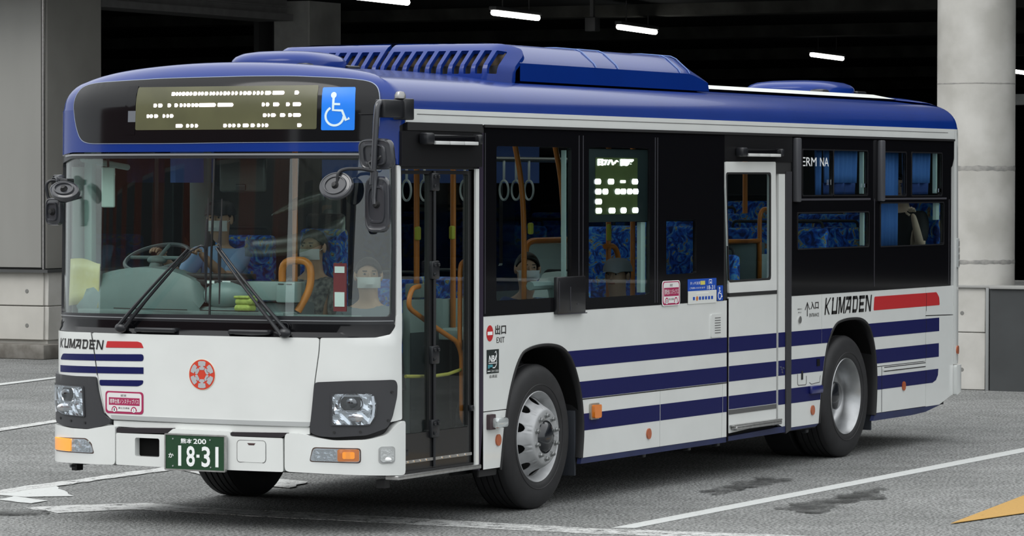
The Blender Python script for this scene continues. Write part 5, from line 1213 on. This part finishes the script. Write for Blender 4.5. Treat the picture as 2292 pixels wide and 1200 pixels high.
for x in (4.3,5.1): seat(x,1.9,2.38,.88,1.45)
seat(5.9,.1,.5,.9,1.62); seat(5.0,.08,.50,.86,1.36); seat(3.35,.07,.48,1.12,1.50)
seat(1.95,1.72,2.18,1.22,1.80)
seat(1.75,1.05,1.40,1.0,1.85)
MB().box((1.72,1.08,1.84),(1.80,1.36,1.95),.03,3).build('headrest',mat('headrest_black',(.012,.012,.014),.5),IN)
# curtains: things hung at the windows
def curtain(x0,x1,z0,z1,y,m,label,folds=7,side=1):
    b=MB(); P=[]
    n=60
    for i in range(n+1):
        u=i/n; x=x0+(x1-x0)*u; d=.018*math.sin(u*folds*2*math.pi)+.004*math.sin(u*31); P.append([(x,y+d*(.7+.3*k),z0+(z1-z0)*k) for k in (0,.3,.6,1)])
    b.grid(P); o=b.build('curtain',m,None); md=o.modifiers.new('s','SOLIDIFY'); md.thickness=.002
    tag(o,label,'curtain','blue curtains at the rear bus windows'); return o
curtain(7.455,8.09,2.155,2.41,.075,CURT,'short blue curtain in the upper pane left of the last window'); 
curtain(7.455,8.09,2.065,2.155,.085,CURTD,'dark blue lower edge under the short curtain left of the last window',3)
curtain(7.35,7.42,2.05,2.42,.10,CURT,'narrow gathered blue curtain beside the short curtain',2)
curtain(8.46,8.990,1.63,2.42,.085,CURT,'long blue curtain hanging down the front part of the last window')
curtain(9.11,9.68,2.155,2.41,.075,CURT,'short blue curtain in the last upper pane'); curtain(9.11,9.68,2.06,2.155,.085,CURTD,'dark blue lower edge under the curtain in the last upper pane',3)

# ================================================================== LOOSE THINGS BEHIND THE WINDSCREEN
b=MB(); P=[]
for i in range(9):
    u=i/8; P.append([(.50+.03*math.sin(u*3)+.02*k,2.385-.225*u,1.36+.30*k+.01*math.sin(u*5)-.02*u*k) for k in (0,.25,.5,.75,1)])
b.grid(P); o=b.build('folder',mat('folder_yellow',(.44,.38,.12),.45,color2=(.52,.48,.26),vscale=7),None); md=o.modifiers.new('s','SOLIDIFY'); md.thickness=.006
tag(o,'yellow folder leaning inside the corner of the windscreen on the driver side','folder')
t=thing('folded_cloth','folded yellow-green cloth on the dash behind the right wiper','cloth',(.50,1.06,1.345))
MB().box((-.05,-.055,.0),(.05,.06,.045),.02,3).box((-.045,-.065,.042),(.05,.055,.085),.018,3).box((-.05,-.05,.082),(.04,.06,.10),.009,3).build('cloth_fold',mat('cloth_lime',(.50,.56,.14),.9,color2=(.35,.42,.10),vscale=40,bump=.5,bscale=60),t)
b=MB(); P=[]
for i in range(13):
    u=i/12; y=1.10-.72*u; zt=1.795+.02*u+.13*u*u; zb=1.69-.02*math.sin(u*3)+.17*u*u; P.append([(.56+.05*math.sin(u*3),y,zb+(zt-zb)*k) for k in (0,.5,1)])
b.grid(P); o=b.build('clear_sheet',glass('sheet_clear',(.80,.82,.76),.035,rough=.3),None); md=o.modifiers.new('s','SOLIDIFY'); md.thickness=.002
tag(o,'curved clear plastic sheet hanging inside the windscreen above the orange rail','plastic sheet','clear plastic sheets inside the windscreen')
b=MB(); P=[]
for i in range(9):
    u=i/8; y=.93-.38*u; P.append([(.60,y,1.945+.10*u-.01*math.sin(u*3)),(.60,y,1.95+.115*u+.06*math.sin(u*2.4))])
b.grid(P); o=b.build('clear_sheet',glass('sheet_clear',(.80,.82,.76),.035,rough=.3),None); md=o.modifiers.new('s','SOLIDIFY'); md.thickness=.002
tag(o,'small curled clear sheet under the round mirror','plastic sheet','clear plastic sheets inside the windscreen')
t=thing('notice_board','red and white notice board leaning behind the windscreen on the door side','sign',(.72,.50,1.35))
b=MB(); b.box((-.006,-.04,.0),(.006,.05,.30)); b.build('board',mat('notice_red',(.22,.02,.03),.5),t,smooth=False)
MB().box((-.009,-.03,.03),(-.006,.04,.12)).box((-.009,-.03,.24),(-.006,.04,.28)).build('board_print',WPRINT,t,smooth=False)
t=thing('inside_mirror','pale inside mirror hanging at the top left of the windscreen','mirror',(.62,2.17,2.12))
MB().box((0,-.05,-.13),(.02,.05,.13),.02,3).build('mirror_frame',PALE,t); MB().box((.02,-.045,-.12),(.024,.045,.12),.01).build('mirror_glass',CHROME,t); MB().tube([(.01,0,.12),(.03,.02,.30)],.008).build('mirror_stem',PLASTIC,t)
t=thing('inside_mirror','dark round-cornered mirror hanging at the top centre of the windscreen','mirror',(.60,1.15,2.19))
MB().box((0,-.17,-.10),(.04,.17,.12),.04,3).build('unit_body',mat('unit_dark',(.04,.038,.036),.3),t); MB().box((-.01,-.03,-.09),(0,.04,-.05),.01).build('unit_clip',PLASTIC,t)
inb('partition_mint',MINTD,lambda b:(b.box((1.95,2.25,1.3),(2.0,2.40,2.4),.01),b.box((2.02,1.5,.8),(2.05,2.25,1.5),.01)))
inb('driver_window_post',mat('post_mint',(.36,.48,.45),.5),lambda b:(b.box((.72,2.36,1.3),(.78,2.42,2.42),.01),b.tube([(.62,2.36,2.3),(1.2,2.40,2.25)],.02)))
inb('driver_screen',mat('screen_dark',(.03,.028,.028),.5),lambda b:b.box((2.08,1.45,1.5),(2.10,2.42,2.45)),)

# ================================================================== PEOPLE
SKIN=mat('skin',(.52,.32,.22),.55); SKINP=mat('skin_light',(.66,.48,.36),.5); HAIR=mat('hair_black',(.010,.009,.009),.5,bump=.4,bscale=90,stretch=(1,1,.2))
def skinned(name,verts,edges,rad,m,parent,root=0,sub=2):
    me=bpy.data.meshes.new(name); me.from_pydata(verts,edges,[]); o=bpy.data.objects.new(name,me); COL.objects.link(o)
    sk=o.modifiers.new('k','SKIN'); sk.use_smooth_shade=True; sk.branch_smoothing=.6
    for i,r in enumerate(rad):
        v=me.skin_vertices[0].data[i]; v.radius=r if isinstance(r,tuple) else (r,r); v.use_root=(i==root)
    s=o.modifiers.new('s','SUBSURF'); s.levels=sub; s.render_levels=sub
    bpy.context.view_layer.update(); dg=bpy.context.evaluated_depsgraph_get()
    nm=bpy.data.meshes.new_from_object(o.evaluated_get(dg)); bpy.data.objects.remove(o); bpy.data.meshes.remove(me)
    for p in nm.polygons: p.use_smooth=True
    nm.name=name; return link(name,nm,parent,m)
def person(loc,rz,label,shirt,trousers,skin=SKIN,hair=HAIR,hands=None,cap=None,mask=True,head_yaw=0,lean=0):
    """seated figure facing local -x, origin at the seat surface under the hips"""
    t=thing('person',label,'person',loc,'people in the bus'); t.rotation_euler=(0,0,rz)
    hd=Vector((-.02-lean,0,.70)); nk=Vector((.0-lean,0,.545))
    hands=hands or [(-.36,-.20,.16),(-.36,.20,.16)]
    V=[(0,0,.10),(0,0,.26),(-lean*.6,0,.44),(nk.x,0,.54),(hd.x-.01,0,.62),(hd.x-.015,0,.70),(hd.x,0,.77)]; E=[(0,1),(1,2),(2,3),(3,4),(4,5),(5,6)]
    R=[(.155,.12),(.145,.11),(.165,.105),(.058,.058),(.072,.066),(.092,.076),(.066,.058)]
    def add(p,r,j): V.append(tuple(p)); R.append(r); E.append((j,len(V)-1)); return len(V)-1
    arms=[]
    for s,h in zip((-1,1),hands):
        sh=Vector((-lean*.7,s*.175,.475)); hh=Vector(h); mid=(sh+hh)/2; d=hh-sh; down=Vector((0,s*.06,-1)); down-=d.normalized()*down.dot(d.normalized()); down.normalize()
        L=.29; k=math.sqrt(max(.001,L*L-(d.length/2)**2)) if d.length<2*L else .02; el=mid+down*k
        a=add(sh,.058,2); b_=add(sh*.5+el*.5,.046,a); c=add(el,.040,b_); e_=add(el*.4+hh*.6,.034,c); f_=add(hh,(.026,.026),e_)
        dr=(hh-el).normalized(); pm=add(hh+dr*.05,(.036,.018),f_)
        arms.append((sh,el,hh,dr,s))
    for s in (-1,1):
        a=add((-.05,s*.10,.08),.085,0); b_=add((-.42,s*.12,.09),.062,a); c=add((-.44,s*.12,-.15),.050,b_); d_=add((-.42,s*.12,-.36),.036,c); e_=add((-.54,s*.12,-.40),(.035,.025),d_)
    body=skinned('body',V,E,R,skin,t)
    # fingers
    F=MB()
    for sh,el,hh,dr,s in arms:
        side=dr.cross(Vector((0,0,1))).normalized(); up=side.cross(dr)
        for k,(ln,o) in enumerate(((.060,-.024),(.072,-.008),(.068,.009),(.052,.024))):
            p=hh+dr*.075+side*o; F.tube([p,p+dr*ln*.5-up*.006,p+dr*ln*.8-up*.024,p+dr*ln*.85-up*.045],[.0095,.009,.008,.006],6)
        p=hh+dr*.035-side*.03*s; F.tube([p,p-side*.022*s+dr*.02,p-side*.022*s+dr*.045-up*.012],[.011,.010,.008],6)
    F.build('fingers',skin,t)
    # shirt with sleeves, trousers, shoes
    V2=[(0,0,.06),(0,0,.26),(-lean*.6,0,.44),(nk.x,0,.525)]; E2=[(0,1),(1,2),(2,3)]; R2=[(.172,.14),(.165,.13),(.182,.122),(.068,.068)]
    for sh,el,hh,dr,s in arms:
        n=len(V2); V2+=[tuple(sh),tuple(sh*.5+el*.5),tuple(sh*.08+el*.92)]; E2+=[(2,n),(n,n+1),(n+1,n+2)]; R2+=[.072,.064,.058]
    skinned('shirt',V2,E2,R2,shirt,t)
    V3=[(0,0,.06)]; E3=[]; R3=[(.17,.12)]
    for s in (-1,1):
        n=len(V3); V3+=[(-.06,s*.10,.08),(-.42,s*.12,.09),(-.44,s*.12,-.15),(-.42,s*.12,-.34)]; E3+=[(0,n),(n,n+1),(n+1,n+2),(n+2,n+3)]; R3+=[.10,.074,.062,.050]
    skinned('trousers',V3,E3,R3,trousers,t)
    for s in (-1,1): MB().box((-.60,s*.12-.045,-.44),(-.38,s*.12+.045,-.365),.03,3).build('shoe',PLASTIC,t)
    # head details
    H=part_empty('face',t,tuple(hd)); H.rotation_euler=(0,0,head_yaw)
    MB().ball((-.078,-.030,.010),(.009,.012,.005)).ball((-.078,.030,.010),(.009,.012,.005)).build('eye',mat('eye_white',(.45,.44,.42),.4),H)
    MB().ball((-.087,-.030,.010),(.004,.006,.006)).ball((-.087,.030,.010),(.004,.006,.006)).build('pupil',HAIR,H)
    MB().box((-.088,-.045,.026),(-.078,-.015,.032),.002).box((-.088,.015,.026),(-.078,.045,.032),.002).build('eyebrow',HAIR,H)
    b=MB(); b.tube([(-.083,0,.015),(-.096,0,-.012),(-.085,0,-.026)] if mask else [(-.083,0,.015),(-.102,0,-.022),(-.085,0,-.03)],[.007,.010,.008],8); b.build('nose',skin,H)
    MB().ball((-.083,0,-.052),(.007,.024,.008)).build('mouth',mat('lips',(.35,.13,.10),.5),H)
    MB().ball((.0,-.083,-.005),(.020,.012,.032)).ball((.0,.083,-.005),(.020,.012,.032)).build('ear',skin,H)
    if mask:
        b=MB(); P=[]
        for i in range(13):
            a=math.radians(-72+144*i/12); P.append([((-.070-.028*math.cos(a)*q)-.018*math.cos(a)**2*q+.045*(1-math.cos(a)),.078*math.sin(a),z) for z,q in ((-.010,.75),(-.030,1),(-.055,1.0),(-.080,.5))])
        b.grid(P); b.tube([(-.045,-.075,-.02),(0,-.086,.0)],.002,5).tube([(-.045,.075,-.02),(0,.086,.0)],.002,5); b.build('face_mask',mat('mask_white',(.68,.70,.70),.7),H)
    b=MB(); P=[]
    for i in range(9):
        th=math.pi*.56*i/8; P.append([])
        for k in range(25):
            a=2*math.pi*k/24; front=max(0,-math.cos(a)); lim=th*(1-.50*front)
            P[-1].append((.012+.098*math.sin(lim)*math.cos(a),.090*math.sin(lim)*math.sin(a),.005+.112*math.cos(lim)))
    b.grid(P); o=b.build('hair',hair,H); md=o.modifiers.new('s','SOLIDIFY'); md.thickness=.012
    if cap:
        b=MB(); b.lathe([(0,.125),(.05,.122),(.085,.10),(.102,.06),(.106,.03),(.100,.028)],Matrix.Translation((.005,0,0)),28); 
        b.grid([[(-.06-.075*k,y*(1-.25*k),.040-.012*k-8*(y*y)*.25) for k in (0,.5,1)] for y in (-.075,-.05,-.025,0,.025,.05,.075)])
        b.build('cap',cap,H)
    return t
person((1.66,1.93,1.21),0,'person driving in pale blue shirt, dark cap and white mask, hands on the steering wheel',mat('shirt_blue',(.28,.42,.68),.7,bump=.2,bscale=12),mat('trousers_navy',(.02,.025,.05),.8),hands=[(-.52,-.16,.46),(-.52,.16,.46)],cap=mat('cap_navy',(.012,.013,.02),.6),head_yaw=.12,lean=.05)
person((1.36,.66,.86),0.1,'person in grey shirt behind the windscreen corner on the door side',mat('shirt_grey',(.20,.23,.26),.8,bump=.2,bscale=12),mat('trousers_grey',(.05,.05,.055),.8),head_yaw=.5)
person((3.50,.62,.86),0,'dark-haired person with a mask in blue seen in the first side window',mat('shirt_navy',(.02,.05,.16),.8),mat('trousers_grey',(.05,.05,.055),.8),head_yaw=.7)
person((4.30,.32,.80),0,'person in grey cap and white shirt low in the second side window',mat('shirt_white',(.45,.47,.48),.8),mat('trousers_grey',(.05,.05,.055),.8),cap=mat('cap_grey2',(.24,.26,.29),.7),mask=False)
person((9.76,.34,1.42),0,'person in black top resting a bare arm at the last window',mat('top_black',(.012,.012,.014),.8),mat('trousers_grey',(.05,.05,.055),.8),skin=SKINP,hands=[(-.27,-.21,.44),(-.34,.16,.14)],mask=False)
person((1.62,1.22,1.03),0,'person in patterned grey top on the seat behind the fare box',mat('shirt_pattern',(.30,.29,.28),.8,color2=(.08,.08,.09),vscale=30),mat('trousers_grey',(.05,.05,.055),.8))
